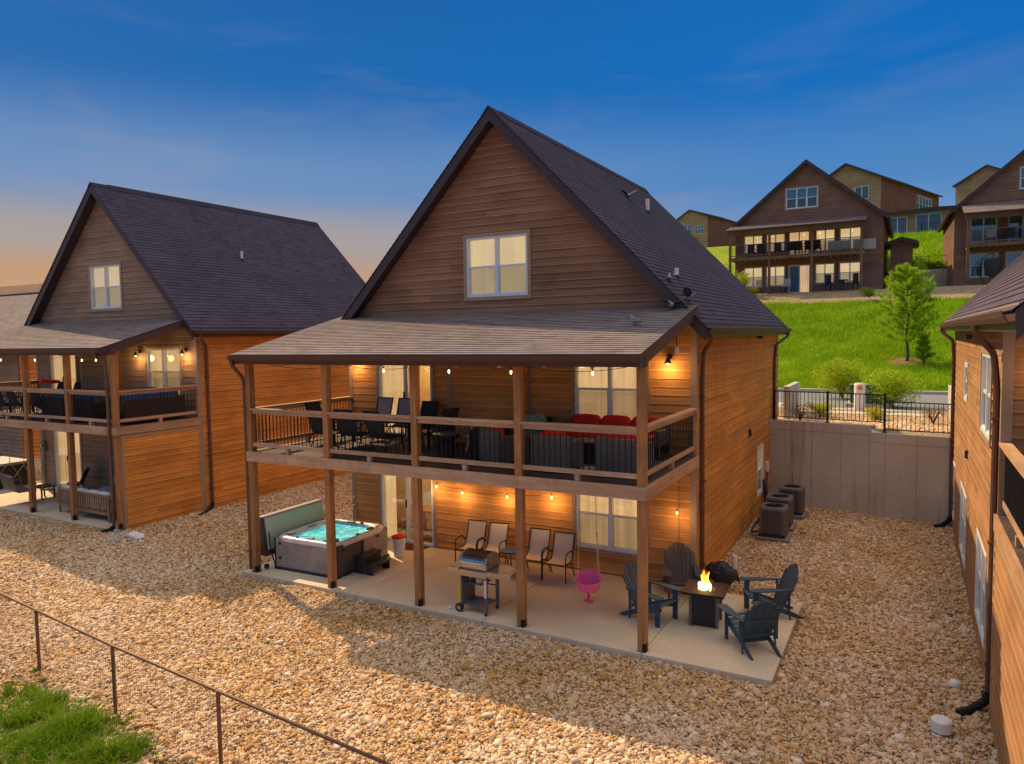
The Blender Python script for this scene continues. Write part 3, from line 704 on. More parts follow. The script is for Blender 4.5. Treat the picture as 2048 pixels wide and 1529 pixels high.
# retaining walls of cast panels
def retaining(name, label, pts, zt_a, zt_b, step, panels, zb=-.4, th=.25):
    (xa, ya), (xb, yb) = pts; d = Vector((xb-xa, yb-ya, 0)); l = d.length; an = math.atan2(d.y, d.x)
    root = thing(name, label, 'wall', (xa, ya, 0), an)
    for a, c in zip(panels, panels[1:]):
        zt = zt_a if (a+c)/2 < step else zt_b; q = MB(); g = .006
        q.box(a+g, .0, zb, c-g, th, zt-.30); q.box(a+g, 0, zt-.288, c-g, th, zt); q.build('wall_panel', M['wallconc'], root, bevel=.006)
    q = MB(); q.box(0, .02, zb, l, th-.02, min(zt_a, zt_b)-.02); q.build('wall_core', M['wallconc'], root)
    return root
RW = ((9.36, 12.62), (14.47, 11.72)); RL = math.hypot(RW[1][0]-RW[0][0], RW[1][1]-RW[0][1])
retaining('retaining_wall', 'stained grey concrete retaining wall between the middle cabin and the right cabin', RW, 2.60, 2.40, 3.0, [0, .55, 1.35, 2.2, 3.0, 3.42, 4.25, RL])
retaining('retaining_wall', 'concrete retaining wall closing the gap between the middle and left cabins', ((-5.95, 12.5), (.02, 12.5)), 2.5, 2.5, 9, [0, 1.2, 2.4, 3.6, 4.8, 5.97])
# hill ground over the wall top is the terrace; yard fence on the wall
o = bpy.data.objects['terrace_edge']
for v in o.data.vertices:
    yw = RW[0][1]-(v.co.x-RW[0][0])*.176+.2; v.co.y = yw+(13.0-yw)*v.co.y; v.co.z = (2.40 if v.co.x > 12.4 else 2.50)+.0*v.co.y
def picket_fence(name, label, p0, dirv, spans, group=None, gap=.115):
    """spans: list of (start, length, z bottom, height)"""
    an = math.atan2(dirv[1], dirv[0]); root = thing(name, label, 'fence', (p0[0], p0[1], 0), an, group)
    posts = set()
    for (s0, ln, zb, h) in spans:
        q = MB(); q.box(s0, -.014, zb+h-.03, s0+ln, .014, zb+h); q.build('top_rail', M['black'], root)
        q = MB(); q.box(s0, -.014, zb+.09, s0+ln, .014, zb+.115); q.build('bottom_rail', M['black'], root)
        n = round(ln/gap)
        for i in range(1, n): ubox('picket', root, M['black'], s0+ln*i/n-.008, s0+ln*i/n+.008, -.008, .008, zb+.1, zb+h-.01)
        for s in (s0, s0+ln): posts.add((round(s, 2), zb, h))
    seen = {}
    for s, zb, h in sorted(posts): 
        a = seen.get(s); seen[s] = (min(zb, a[0]) if a else zb, max(zb+h, a[1]) if a else zb+h)
    for s, (z0, z1) in seen.items():
        q = MB(); q.box(s-.028, -.028, z0, s+.028, .028, z1+.035); q.box(s-.06, -.06, z0-.0, s+.06, .06, z0+.012); q.build('post', M['black'], root)
    return root
dv = ((RW[1][0]-RW[0][0])/RL, (RW[1][1]-RW[0][1])/RL)
picket_fence('metal_fence', 'black metal picket fence on top of the concrete retaining wall', (RW[0][0]-dv[1]*.12+.1, RW[0][1]+dv[0]*.12), dv,
             [(0.05, 1.62, 2.605, .93), (1.67, 1.60, 2.605, .93), (3.27, 1.72, 2.405, .93)])
# ------------------------------------------------------------------ gravel stones
def mat_stone():
    t = NT('river stone'); r = t.rand()
    c = t.ramp(r, [(0, (.62, .40, .22)), (.14, (.74, .56, .36)), (.28, (.56, .32, .13)), (.40, (.80, .67, .52)), (.52, (.48, .23, .06)), (.64, (.66, .44, .25)), (.76, (.74, .56, .37)), (.86, (.50, .24, .06)), (.95, (.28, .15, .06)), (1, (.86, .79, .70))])
    n = t.noise(t.pos(), 30, 4, .6); c = t.mix(t.ramp(n, [(.4, 0.0), (.75, .55)]), c, (.38, .21, .09))
    zone = t.noise(t.pos((1, 1, 0)), .35, 4, .55); c = t.hsv(c, .5, t.ramp(zone, [(.3, .8), (.7, 1.15)]), t.ramp(zone, [(.3, 1.08), (.7, .86)]))
    t.bump(n, .4, .004); return t.fin(c, .85, .2)
M['stone'] = mat_stone()
def stones_object(name, label, P_, S_, mat, seed, group=None, squash=.62):
    n = len(P_); rg = np.random.default_rng(seed)
    me = bpy.data.meshes.new(name); me.vertices.add(n); me.vertices.foreach_set('co', np.asarray(P_, dtype=np.float32).ravel())
    a = me.attributes.new('siz', 'FLOAT_VECTOR', 'POINT')
    s = np.stack([S_*rg.uniform(.75, 1.35, n), S_*rg.uniform(.7, 1.1, n), S_*rg.uniform(squash*.75, squash*1.3, n)], 1); a.data.foreach_set('vector', s.astype(np.float32).ravel())
    a = me.attributes.new('rot', 'FLOAT_VECTOR', 'POINT'); a.data.foreach_set('vector', np.stack([rg.normal(0, .35, n), rg.normal(0, .35, n), rg.uniform(0, 6.28, n)], 1).astype(np.float32).ravel())
    a = me.attributes.new('pick', 'INT', 'POINT'); a.data.foreach_set('value', rg.integers(0, 6, n).astype(np.int32))
    o = bpy.data.objects.new(name, me); COL.objects.link(o); me.materials.append(mat)
    g = bpy.data.node_groups.new(name+' nodes', 'GeometryNodeTree')
    g.interface.new_socket('Geometry', in_out='INPUT', socket_type='NodeSocketGeometry'); g.interface.new_socket('Geometry', in_out='OUTPUT', socket_type='NodeSocketGeometry')
    gi = g.nodes.new('NodeGroupInput'); go = g.nodes.new('NodeGroupOutput'); L = g.links
    join = g.nodes.new('GeometryNodeGeometryToInstance')
    for i in range(6):
        ico = g.nodes.new('GeometryNodeMeshIcoSphere'); ico.inputs['Radius'].default_value = 1; ico.inputs['Subdivisions'].default_value = 2
        sp = g.nodes.new('GeometryNodeSetPosition'); ps = g.nodes.new('GeometryNodeInputPosition'); va = g.nodes.new('ShaderNodeVectorMath'); va.operation = 'ADD'; va.inputs[1].default_value = (i*7.3, i*3.1, i*5.7)
        nz = g.nodes.new('ShaderNodeTexNoise'); nz.inputs['Scale'].default_value = .95; nz.inputs['Detail'].default_value = 2; nz.inputs['Roughness'].default_value = .7
        sb = g.nodes.new('ShaderNodeVectorMath'); sb.operation = 'SUBTRACT'; sb.inputs[1].default_value = (.5, .5, .5); sc_ = g.nodes.new('ShaderNodeVectorMath'); sc_.operation = 'SCALE'; sc_.inputs['Scale'].default_value = 1.5
        L.new(ps.outputs[0], va.inputs[0]); L.new(va.outputs[0], nz.inputs['Vector']); L.new(nz.outputs[1], sb.inputs[0]); L.new(sb.outputs[0], sc_.inputs[0])
        L.new(ico.outputs[0], sp.inputs['Geometry']); L.new(sc_.outputs[0], sp.inputs['Offset'])
        sm = g.nodes.new('GeometryNodeSetShadeSmooth'); L.new(sp.outputs[0], sm.inputs[0])
        mt = g.nodes.new('GeometryNodeSetMaterial'); mt.inputs['Material'].default_value = mat; L.new(sm.outputs[0], mt.inputs[0])
        L.new(mt.outputs[0], join.inputs[0])
    ip = g.nodes.new('GeometryNodeInstanceOnPoints'); L.new(gi.outputs[0], ip.inputs['Points']); L.new(join.outputs[0], ip.inputs['Instance']); ip.inputs['Pick Instance'].default_value = True
    def attr(nm, ty):
        q = g.nodes.new('GeometryNodeInputNamedAttribute'); q.data_type = ty; q.inputs['Name'].default_value = nm; return q.outputs['Attribute']
    L.new(attr('pick', 'INT'), ip.inputs['Instance Index']); L.new(attr('rot', 'FLOAT_VECTOR'), ip.inputs['Rotation']); L.new(attr('siz', 'FLOAT_VECTOR'), ip.inputs['Scale'])
    L.new(ip.outputs[0], go.inputs[0])
    md = o.modifiers.new('stones', 'NODES'); md.node_group = g
    tag(o, label, 'gravel', group, 'stuff'); return o
def in_view(x, y, z, mar=.06):
    d = np.stack([x-CAM.x, y-CAM.y, z-CAM.z], -1); zz = d@np.array(fw); px = d@np.array(r2)/zz*FPX/2048; py = d@np.array(u2)/zz*FPX/2048
    return (zz > .5) & (np.abs(px) < .5+mar) & (np.abs(py) < .375+mar)
def gravel():
    rg = np.random.default_rng(3); N_ = 1250000
    x = rg.uniform(-22, 15.5, N_); y = rg.uniform(-9, 12.5, N_)
    d = np.hypot(x-CAM.x, y-CAM.y)
    keep = rg.random(N_) < np.clip(1.25-d/48, .5, 1)
    keep &= ~((x > -.36) & (x < 11.56) & (y > -.16) & (y < 3.46)); keep &= ~((x > -.02) & (x < 9.41) & (y > 3.3)); keep &= ~((x > -17.7) & (x < -5.86) & (y > .27)); keep &= ~((x > 14.44) & (y < 13))
    keep &= ~((x < -9) & (y > 5) & (x > -15)); keep &= in_view(x, y, 0*x)
    # bare patches and thinning towards the grass below the fence
    keep &= ~((y < -5.45-.03*(x)) & (rg.random(N_) < .45))
    x, y = x[keep], y[keep]
    z = -.10+.24*np.clip((-2.5-x)/4, 0, 1)**2*(3-2*np.clip((-2.5-x)/4, 0, 1))
    z = np.array([yard_z(a, c) for a, c in zip(x, y)])
    s = np.exp(rg.normal(math.log(.0168), .46, len(x))); s = np.clip(s, .008, .065)
    big = rg.random(len(x)) < .0016; s = np.where(big, rg.uniform(.045, .082, len(x)), s)
    z = z+rg.uniform(.0, .028, len(x))
    print('stones', len(x))
    stones_object('gravel', 'loose tan and white river stones covering the yard', np.stack([x, y, z], 1), s, M['stone'], 4)
    n = 9000; x = rg.uniform(9.3, 14.6, n); y = rg.uniform(12.7, 16.5, n); z = np.where(x > 12.4, 2.41, 2.50)*1.0; z = np.where(y > 13.2, 2.42, z); s = np.clip(np.exp(rg.normal(math.log(.035), .3, n)), .015, .07)
    k = ((y-12.62) > -(x-9.36)*.176+.25); x, y, z, s = x[k], y[k], z[k], s[k]
    stones_object('terrace_stones', 'pale river stones spread on the terrace behind the metal fence', np.stack([x, y, z], 1), s, M['stone'], 9)
gravel()
# ------------------------------------------------------------------ cabins
M['plaster'] = mat_plain('cream interior plaster', (.62, .46, .27), .9, .1); M['woodfloor'] = mat_wood('interior floor boards', (.36, .20, .10), (.22, .12, .06), 'x')
w = .085
MAIN = cabin('cabin', 'middle timber cabin with lit gable window above a two level porch', 'gabled timber cabins', (0, 0, 0),
    windows=[(3.81, 5.49, 6.37, 7.80, dict(blind=True)), (6.65, 8.33, 3.42, 4.98, {}), (6.65, 8.33, .56, 2.14, {})],
    ci=1.5, icm='plaster', doors=[(.97, 2.70, 2.86, 4.93, dict(cw=(.0, .80))), (.97, 2.66, .01, 2.07, dict(cw=(.0, .38)))], chase=(3.40, 5.42, .36), side_windows=[(7.0, 7.92, .55, 1.98, dict(cols=1, trim=False), 'r')], px1=.06)
H = MAIN
for z, hh in ((0.0, 2.55), (2.86, 2.2)):
    k = MB(); k.box(.05, 3.50, z-.05, 9.3, 4.93, z+.005); k.build('interior_floor', M['woodfloor'], H)
    k = MB(); k.box(.05, 3.50, z+hh, 9.3, 4.93, z+hh+.04); k.build('interior_ceiling', M['plaster'], H)
    for x in (.10, 3.3, 9.2): k = MB(); k.box(x, 3.53, z+.006, x+.05, 4.93, z+hh-.002); k.build('partition_wall', M['plaster'], H)
    l = bpy.data.lights.new('room_light', 'POINT'); l.energy = 26; l.color = (1, .62, .26); l.shadow_soft_size = .15; o = bpy.data.objects.new('room_light', l); COL.objects.link(o); o.location = (2.0, 4.3, z+hh-.45)
downspout(H, [(9.76, 3.30, 5.42), (9.76, 3.32, 5.30), (9.50, 3.70, 5.02), (9.47, 3.72, 4.5), (9.47, 3.72, .0)], M['spout'])
downspout(H, [(9.76, 13.95, 5.42), (9.76, 13.9, 5.28), (9.50, 13.1, 5.0), (9.47, 13.05, 4.5), (9.47, 13.05, -.05)], M['spout'])
downspout(H, [(-.20, -.34, 4.97), (-.20, -.32, 4.85), (-.13, -.08, 4.55), (-.125, -.05, 4.3), (-.125, -.05, .06)], M['spout'])
LEFT = cabin('cabin', 'left timber cabin with small gable window and an orange boarded porch side', 'gabled timber cabins', (-14.77, .475, .21), W=8.85, D=2.68, L=9.6, zr=10.43, ze=5.54, gy=-.25, gz=5.05, zj=5.95,
    mats=dict(gable='greyside', front='greyside'), windows=[(3.58, 5.26, 6.33, 7.77, dict(blind=True)), (6.42, 8.08, 3.5, 4.98, {})], doors=[(.87, 2.49, 2.86, 4.95, {}), (.87, 2.49, .01, 2.07, {})], chase=(3.35, 4.9, .36), privacy='r', px1=-.12)
downspout(LEFT, [(9.2, 2.55, 5.42), (9.2, 2.57, 5.30), (8.96, 2.95, 5.02), (8.93, 2.97, 4.5), (8.93, 2.97, .1)], M['spout'], hose=[(8.93, 2.97, .12), (8.98, 2.9, 0.0), (9.1, 2.6, -.08), (9.25, 2.2, -.12)])
downspout(LEFT, [(8.55, -.31, 4.95), (8.55, -.30, 4.82), (8.72, -.14, 4.6), (8.74, -.13, 4.3), (8.74, -.13, .05)], M['spout'], hose=[(8.74, -.13, .08), (8.70, -.22, .0), (8.6, -.42, -.04)])
RIGHT = cabin('cabin', 'tan sided cabin at the right edge with three lit ground floor windows', 'gabled timber cabins', (14.45, -3.13, 0), L=11.65, D=3.435, zr=10.70, ze=5.60,
    mats=dict(gable='tanside', front='tanside', side='tanside'), windows=[(6.65, 8.33, 3.42, 4.98, {})], doors=[(1.2, 2.9, 2.86, 4.93, {})], privacy='l', right=False, gm=1, oyf=3.9, proof_on=False,
    side_windows=[(4.1, 5.0, 3.85, 4.62, dict(cols=1, trim=False), 'l'), (8.45, 10.2, 3.66, 5.0, dict(), 'l'), (.2, 1.25, .32, 1.75, dict(cols=1, trim=False), 'l'), (3.75, 5.6, .30, 1.80, dict(trim=False), 'l'), (8.35, 10.1, .34, 1.80, dict(trim=False), 'l')])
downspout(RIGHT, [(-.37, 3.35, 5.48), (-.37, 3.37, 5.36), (-.12, 3.62, 5.08), (-.07, 3.66, 4.6), (-.07, 3.66, .15)], M['spout'], hose=[(-.07, 3.66, .18), (-.12, 3.6, .06), (-.3, 3.45, -.03), (-.45, 3.3, -.05)])
downspout(RIGHT, [(-.37, 15.1, 5.48), (-.37, 15.05, 5.36), (-.1, 14.82, 5.1), (-.07, 14.8, 4.6), (-.07, 14.8, .15)], M['spout'], hose=[(-.07, 14.8, .18), (-.12, 14.74, .06), (-.3, 14.55, -.03), (-.45, 14.45, -.05)])
# ------------------------------------------------------------------ small things: materials
M['sling'] = mat_plain('beige sling mesh', (.70, .60, .46), .8, .1, var=.08, scale=20)
M['greysling'] = mat_plain('grey sling mesh', (.36, .34, .33), .8, .1, var=.1, scale=20)
M['darksling'] = mat_plain('dark sling mesh', (.045, .047, .055), .8, .15, var=.2, scale=20)
M['navy'] = mat_plain('slate blue plastic lumber', (.045, .080, .115), .55, .3, var=.18, rv=.3)
M['navydark'] = mat_plain('charcoal plastic lumber', (.045, .048, .062), .55, .3, var=.18, rv=.3)
M['steel'] = mat_plain('brushed steel', (.50, .47, .44), .28, .5, .85, var=.06, scale=3)
M['greymetal'] = mat_plain('grey painted metal', (.14, .135, .14), .4, .5, .3)
M['tubgrey'] = mat_plain('hot tub cabinet', (.30, .26, .23), .55, .3, var=.35, scale=2.5)
M['tubdark'] = mat_plain('speckled cabinet', (.10, .09, .085), .75, .2, var=.5, scale=40)
M['acrylic'] = mat_plain('marbled acrylic', (.66, .62, .60), .18, .5, var=.16, scale=5)
M['lining'] = mat_plain('pale green cover lining', (.36, .54, .47), .5, .3, var=.06)
M['vinyl'] = mat_plain('brown vinyl cover', (.085, .055, .05), .5, .35, var=.25)
M['plasticblack'] = mat_plain('black plastic', (.022, .023, .025), .45, .4, var=.3)
M['pink'] = mat_plain('pink plastic', (1.0, .17, .40), .35, .45, var=.05)
M['pinkdeep'] = mat_plain('deep pink plastic', (.80, .02, .25), .35, .45, var=.05)
M['rope'] = mat_plain('yellow rope', (.62, .48, .20), .8, .2, scale=50)
M['yellow'] = mat_plain('yellow plastic', (.85, .62, .03), .4, .4)
M['red'] = mat_plain('red cushion fabric', (.62, .035, .022), .85, .15, var=.2)
M['blue'] = mat_plain('blue cushion fabric', (.025, .10, .34), .85, .15, var=.2)
M['cream'] = mat_plain('white cushion fabric', (.70, .68, .66), .85, .15, var=.08)
M['teal'] = mat_plain('patterned green cushion', (.20, .34, .26), .85, .15, var=.6, scale=14)
M['teak'] = mat_wood('pale teak', (.48, .28, .15), (.34, .18, .09), 'z', tint=.2)
M['bluetop'] = mat_plain('blue mosaic top', (.04, .13, .33), .3, .5, var=.6, scale=40)
M['acgrey'] = mat_plain('grey AC casing', (.135, .122, .115), .5, .4, .1, var=.1)
M['acdark'] = mat_plain('AC fins', (.045, .042, .042), .6, .3)
M['padgrey'] = mat_plain('composite pad', (.22, .19, .20), .8, .2)
M['pvc'] = mat_plain('white PVC', (.74, .73, .71), .35, .4, var=.05)
M['stonewhite'] = mat_plain('pale limestone', (.66, .63, .60), .9, .2, var=.15)
M['mat'] = mat_plain('brown doormat', (.15, .055, .035), .95, .1, var=.25, scale=30)
M['greenbox'] = mat_plain('green utility cabinet', (.05, .125, .075), .45, .4)
M['orange'] = mat_plain('orange sticker', (.85, .22, .03), .5, .3)
def mat_wicker(name, a, b):
    t = NT(name); w = t.N.new('ShaderNodeTexWave'); w.wave_type = 'BANDS'; w.bands_direction = 'Z'; t.L.new(t.pos((1, 1, 1)), w.inputs[0]); w.inputs['Scale'].default_value = 16; w.inputs['Distortion'].default_value = 1.5; w.inputs['Detail'].default_value = 2; w.inputs['Detail Scale'].default_value = 3
    n = t.noise(t.pos((50, 50, 50)), 1, 3, .6); f = t.math('MULTIPLY', w.outputs[1], t.ramp(n, [(.3, .5), (.7, 1.2)]))
    c = t.mix(f, tuple(q*.4 for q in a), b); t.bump(w.outputs[1], .9, .02); return t.fin(c, .7, .25)
M['wicker'] = mat_wicker('grey wicker', (.17, .18, .19), (.34, .34, .34)); M['wickerbrown'] = mat_wicker('brown wicker', (.09, .06, .05), (.17, .115, .095)); M['wickerdark'] = mat_wicker('dark wicker', (.03, .03, .035), (.075, .075, .085))
def mat_water():
    t = NT('spa water'); v = t.pos(); n = t.noise(v, 4, 4, .6, .6); n2 = t.vor(t.addv(v, t.noise(v, 3, 2, .5, 0, True)), 7, 0)
    c = t.mix(t.ramp(n, [(.35, 0.0), (.65, 1.0)]), (.0, .30, .42), (.20, .72, .78)); c = t.mix(t.ramp(n2, [(.05, .55), (.25, 0.0)]), c, (.65, .95, .95))
    t.bump(n, .35, .05); t.set(t.b.inputs['Emission Color'], c); t.b.inputs['Emission Strength'].default_value = .22; return t.fin(c, .06, .6)
M['water'] = mat_water()
def mat_rug():
    t = NT('patterned rug'); v = t.pos((3.1, 3.1, 3.1)); cc = t.vor(v, 1, 1); d = t.vor(v, 2.3, 0); bw = t.N.new('ShaderNodeRGBToBW'); t.L.new(cc, bw.inputs[0])
    c = t.ramp(bw.outputs[0], [(0, (.05, .10, .24)), (.35, (.55, .05, .04)), (.5, (.60, .48, .38)), (.65, (.08, .16, .34)), (.8, (.70, .20, .06))], 'CONSTANT'); c = t.mix(t.ramp(d, [(.12, 1.0), (.2, 0.0)]), c, (.6, .52, .44)); return t.fin(c, .95, .1)
M['rug'] = mat_rug()
M['bulb'] = mat_emit('warm bulb glass', (1.0, .58, .20), 6.0)
def mat_flame():
    t = NT('flame'); v = t.sep(t.pos())[2]; h = t.math('MULTIPLY', t.math('SUBTRACT', v, .66), 2.3)
    n = t.noise(t.pos((16, 16, 7)), 1, 3, .6, 1.2); f = t.math('ADD', h, t.math('MULTIPLY', t.math('SUBTRACT', n, .5), 1.5))
    c = t.ramp(f, [(0, (1, .72, .22)), (.35, (1, .42, .05)), (.75, (.95, .13, .01)), (1, (.6, .03, 0))])
    em = t.N.new('ShaderNodeEmission'); t.L.new(c, em.inputs[0]); t.L.new(t.ramp(f, [(0, 1.0), (1, .14)]), em.inputs[1]); 
    ml = t.math('MULTIPLY', t.ramp(f, [(0, 1.0), (.5, .5), (1, .16)]), 4.5); t.L.new(ml, em.inputs[1])
    tr = t.N.new('ShaderNodeBsdfTransparent'); mx = t.N.new('ShaderNodeMixShader'); t.L.new(t.ramp(f, [(.1, .8), (.45, .42), (.85, .05)]), mx.inputs[0]); t.L.new(tr.outputs[0], mx.inputs[1]); t.L.new(em.outputs[0], mx.inputs[2]); t.L.new(mx.outputs[0], t.out.inputs[0]); return t.m
M['flame'] = mat_flame()
def rbox(b, x0, y0, z0, x1, y1, z1): return b.box(x0, y0, z0, x1, y1, z1)
def piece(parent, name, mat, boxes=(), bevel=.006, smooth=False, label=None):
    b = MB()
    for q in boxes: b.box(*q)
    return b.build(name, mat, parent, bevel=bevel, label=label)
def bez(p, n=10):
    """smooth polyline through control points (Catmull-Rom)"""
    p = [Vector(q) for q in p]; p = [p[0]*2-p[1]]+p+[p[-1]*2-p[-2]]; out = []
    for i in range(1, len(p)-2):
        for j in range(n):
            t = j/n; a, b_, c, d = p[i-1], p[i], p[i+1], p[i+2]
            out.append(.5*((2*b_)+(c-a)*t+(2*a-5*b_+4*c-d)*t*t+(3*b_-a-3*c+d)*t**3))
    out.append(p[-2]); return out
def pillow(b, cx, cy, cz, w, d, h, M_=None, e=.35):
    """soft cushion centred at c, rounded super-ellipsoid"""
    def sg(v, p): return math.copysign(abs(v)**p, v)
    def fn(u, v):
        a = u*2*PI; t = (v-.5)*PI
        return (cx+w/2*sg(math.cos(a), e)*sg(math.cos(t), e), cy+d/2*sg(math.sin(a), e)*sg(math.cos(t), e), cz+h/2*sg(math.sin(t), .8))
    return b.grid(fn, 24, 8, M_)
# ------------------------------------------------------------------ sling chairs on the patio (face -y)
def sling_chair(name, label, group, fabric='sling', frame='black', back=.94):
    t = thing(name, label, 'chair', group=group)
    for s in (-1, 1):
        x = s*.27
        b = MB(); b.tube(bez([(x*1.02, -.27, .0), (x*1.02, -.25, .35), (x*1.02, -.24, .56), (x*1.02, -.16, .635), (x*1.02, .02, .64), (x*1.02, .16, .60), (x*.97, .22, .52)], 6), .014, 8); b.build('arm', M[frame], t, smooth=True)
        b = MB(); b.tube(bez([(x*1.0, .30, .0), (x, .20, .22), (x*.96, .08, .36), (x*.93, -.20, .40)], 6), .013, 8); b.build('leg', M[frame], t, smooth=True)
        b = MB(); b.tube(bez([(x*.9, -.26, .40), (x*.9, .0, .365), (x*.9, .19, .39), (x*.9, .27, .52), (x*.9, .43, back)], 6), .012, 8); b.build('side_rail', M[frame], t, smooth=True)
    f = lambda u: [(.0, -.26, .405), (0, -.1, .385), (0, .02, .37), (0, .15, .375), (0, .22, .42), (0, .28, .54), (0, .36, .75), (0, .43, back)]
    pts = bez(f(0), 4); b = MB(); n = len(pts)-1
    b.grid(lambda u, v: (-.24+.48*u, pts[round(v*n)].y, pts[round(v*n)].z-.018*math.sin(u*PI)*(1 if v < .5 else .6)), 8, n)
    b.build('seat_sling', M[fabric], t, smooth=True, solid=.006)
    b = MB(); b.cyl((-.25, .43, back), (.25, .43, back), .012); b.build('cross_bar', M[frame], t); b = MB(); b.cyl((-.25, -.26, .40), (.25, -.26, .40), .012); b.build('cross_bar', M[frame], t)
    return t
G = 'beige sling chairs on the lower patio'
c0 = sling_chair('sling_chair', 'beige sling chair by the sliding door, first in the row against the wall', G)
c0.location = (4.20, 2.72, 0); c0.rotation_euler = (0, 0, .10)
for (x, y, r, l) in ((4.80, 2.74, .12, 'beige sling chair in the row against the wall, left of the blue round table'), (5.92, 2.70, .10, 'beige sling chair between the blue round table and the chair by the window'), (6.54, 2.66, .06, 'beige sling chair in front of the lower window, last of the row')): dup(c0, (x, y, 0), r, l)
t = thing('side_table', 'small round side table with a blue mosaic top between the beige chairs', 'table', (5.36, 2.62, 0))
b = MB(); b.lathe((0, 0, .48), [(0, .03), (.23, .03), (.245, .02), (.245, 0), (0, 0)], 28); b.build('table_top', M['bluetop'], t)
b = MB(); b.tube([(.243*math.cos(a*PI/14), .243*math.sin(a*PI/14), .495) for a in range(28)], .010, 6, closed=True); b.build('rim', M['black'], t)
for a in (.5, 2.07, 3.64, 5.2):
    b = MB(); b.tube(bez([(.20*math.cos(a), .20*math.sin(a), .48), (.12*math.cos(a), .12*math.sin(a), .25), (.21*math.cos(a), .21*math.sin(a), 0)], 5), .009, 6); b.build('leg', M['black'], t)
# ------------------------------------------------------------------ adirondack chairs (face -y)
def adirondack(name, label, group, mat='navy'):
    t = thing(name, label, 'chair', group=group); m = M[mat]
    # stringers
    for s in (-1, 1):
        k = MB(); k.prism([(-.36, .36), (-.33, .385), (-.22, .385), (.40, .135), (.60, .03), (.60, .0), (.50, .0), (.25, .10), (-.30, .26), (-.37, .30)], 'x', s*.255-.014, s*.255+.014); k.build('stringer', m, t, bevel=.004)
        k = MB(); k.box(s*.285-.014, -.345, 0, s*.285+.014, -.245, .565); k.build('front_leg', m, t, bevel=.004)
        k = MB(); poly = [(s*.24, -.42), (s*.40, -.42), (s*.425, -.36), (s*.42, -.1), (s*.36, .22), (s*.33, .40), (s*.28, .40), (s*.255, .1), (s*.235, -.2)]
        if s < 0: poly = poly[::-1]
        k.prism(poly, 'z', .566, .588); k.build('arm', m, t, bevel=.005)
        k = MB(); k.box(s*.315-.04, .30, .20, s*.315+.04, .322, .565); k.prism([(.322, .0), (.36, 0), (.31, .3), (.29, .3)], 'x', s*.30-.012, s*.30+.012); k.build('rear_leg', m, t, bevel=.004)
    # seat slats
    for i in range(7):
        u = i/6; y = -.36+.56*u; z = .39-.23*u; 
        k = MB(); R_ = T(0, y, z) @ Matrix.Rotation(-.39 if i else -.1, 4, 'X'); k.box(-.268, -.038, 0, .268, .038, .02, R_); k.build('seat_slat', m, t, bevel=.004)
    # back slats, fan with arched top
    L_ = [.70, .80, .86, .88, .86, .80, .70]; tilt = math.radians(-24)
    B_ = T(0, .20, .165) @ Matrix.Rotation(tilt, 4, 'X')
    for i in range(7):
        u = i-3; an = u*.030; w0, w1 = .030, .0385
        k = MB(); x0 = u*.073; x1 = u*.094
        k.add([(x0-w0, -.010, 0), (x0+w0, -.010, 0), (x0+w0, .010, 0), (x0-w0, .010, 0), (x1-w1, -.010, L_[i]-(0 if u >= 0 else .045)), (x1+w1, -.010, L_[i]-(0 if u <= 0 else .045)), (x1+w1, .010, L_[i]-(0 if u <= 0 else .045)), (x1-w1, .010, L_[i]-(0 if u >= 0 else .045)), (x1, -.010, L_[i]+(.012)), (x1, .010, L_[i]+.012)],
              [(3,2,1,0), (0,1,5,8,4), (1,2,6,5), (2,3,7,9,6), (3,0,4,7), (4,8,9,7), (8,5,6,9)], B_); k.build('back_slat', m, t)
    for h in (.10, .42): k = MB(); k.box(-.30, .011, h, .30, .035, h+.06, B_); k.build('back_brace', m, t, bevel=.004)
    return t
G = 'adirondack chairs round the fire table'
a0 = adirondack('adirondack_chair', 'dark adirondack chair left of the fire table, partly behind the corner post', G, 'navy')
a0.location = (9.12, 1.42, 0); a0.rotation_euler = (0, 0, math.radians(72))
A2 = adirondack('adirondack_chair', 'tall backed charcoal adirondack chair against the cabin wall behind the fire table', G, 'navydark'); A2.location = (9.28, 2.78, 0); A2.rotation_euler = (0, 0, math.radians(22))
dup(a0, (10.98, 2.62, 0), math.radians(-62), 'blue adirondack chair at the right of the fire table next to the gravel')
dup(a0, (10.95, 1.08, 0), math.radians(-142), 'slate adirondack chair nearest the patio corner with its back to the camera')
# ------------------------------------------------------------------ fire table
t = thing('fire_table', 'dark square fire table burning among the adirondack chairs', 'fire table', (10.04, 1.70, 0), .08)
piece(t, 'base', M['plasticblack'], [(-.24, -.24, .03, .24, .24, .60)])
for sx in (-1, 1):
    for sy in (-1, 1): piece(t, 'corner_post', M['greymetal'], [(sx*.215, sy*.215, 0, sx*.265, sy*.265, .62)], .004)
b = MB()
for q in ((-.38, -.38, .62, .38, -.17, .66), (-.38, .17, .62, .38, .38, .66), (-.38, -.17, .62, -.17, .17, .66), (.17, -.17, .62, .38, .17, .66)): b.box(*q)
b.build('table_top', mat_plain('dark tile top', (.028, .020, .020), .6, .2, var=.4, scale=12), t)
piece(t, 'burner_pan', M['steel'], [(-.168, -.168, .60, .168, .168, .63)], .002)
b = MB(); rr = random.Random(2)
for i in range(60):
    x, y = rr.uniform(-.15, .15), rr.uniform(-.15, .15); r = rr.uniform(.012, .022); b.lathe((x, y, .63), [(0, -r*.7), (r, 0), (r*.7, r*.7), (0, r)], 6)
o = b.build('lava_rock', mat_plain('lava rock', (.10, .06, .05), .9, .1), t); o['kind'] = 'stuff'
rr = random.Random(9)
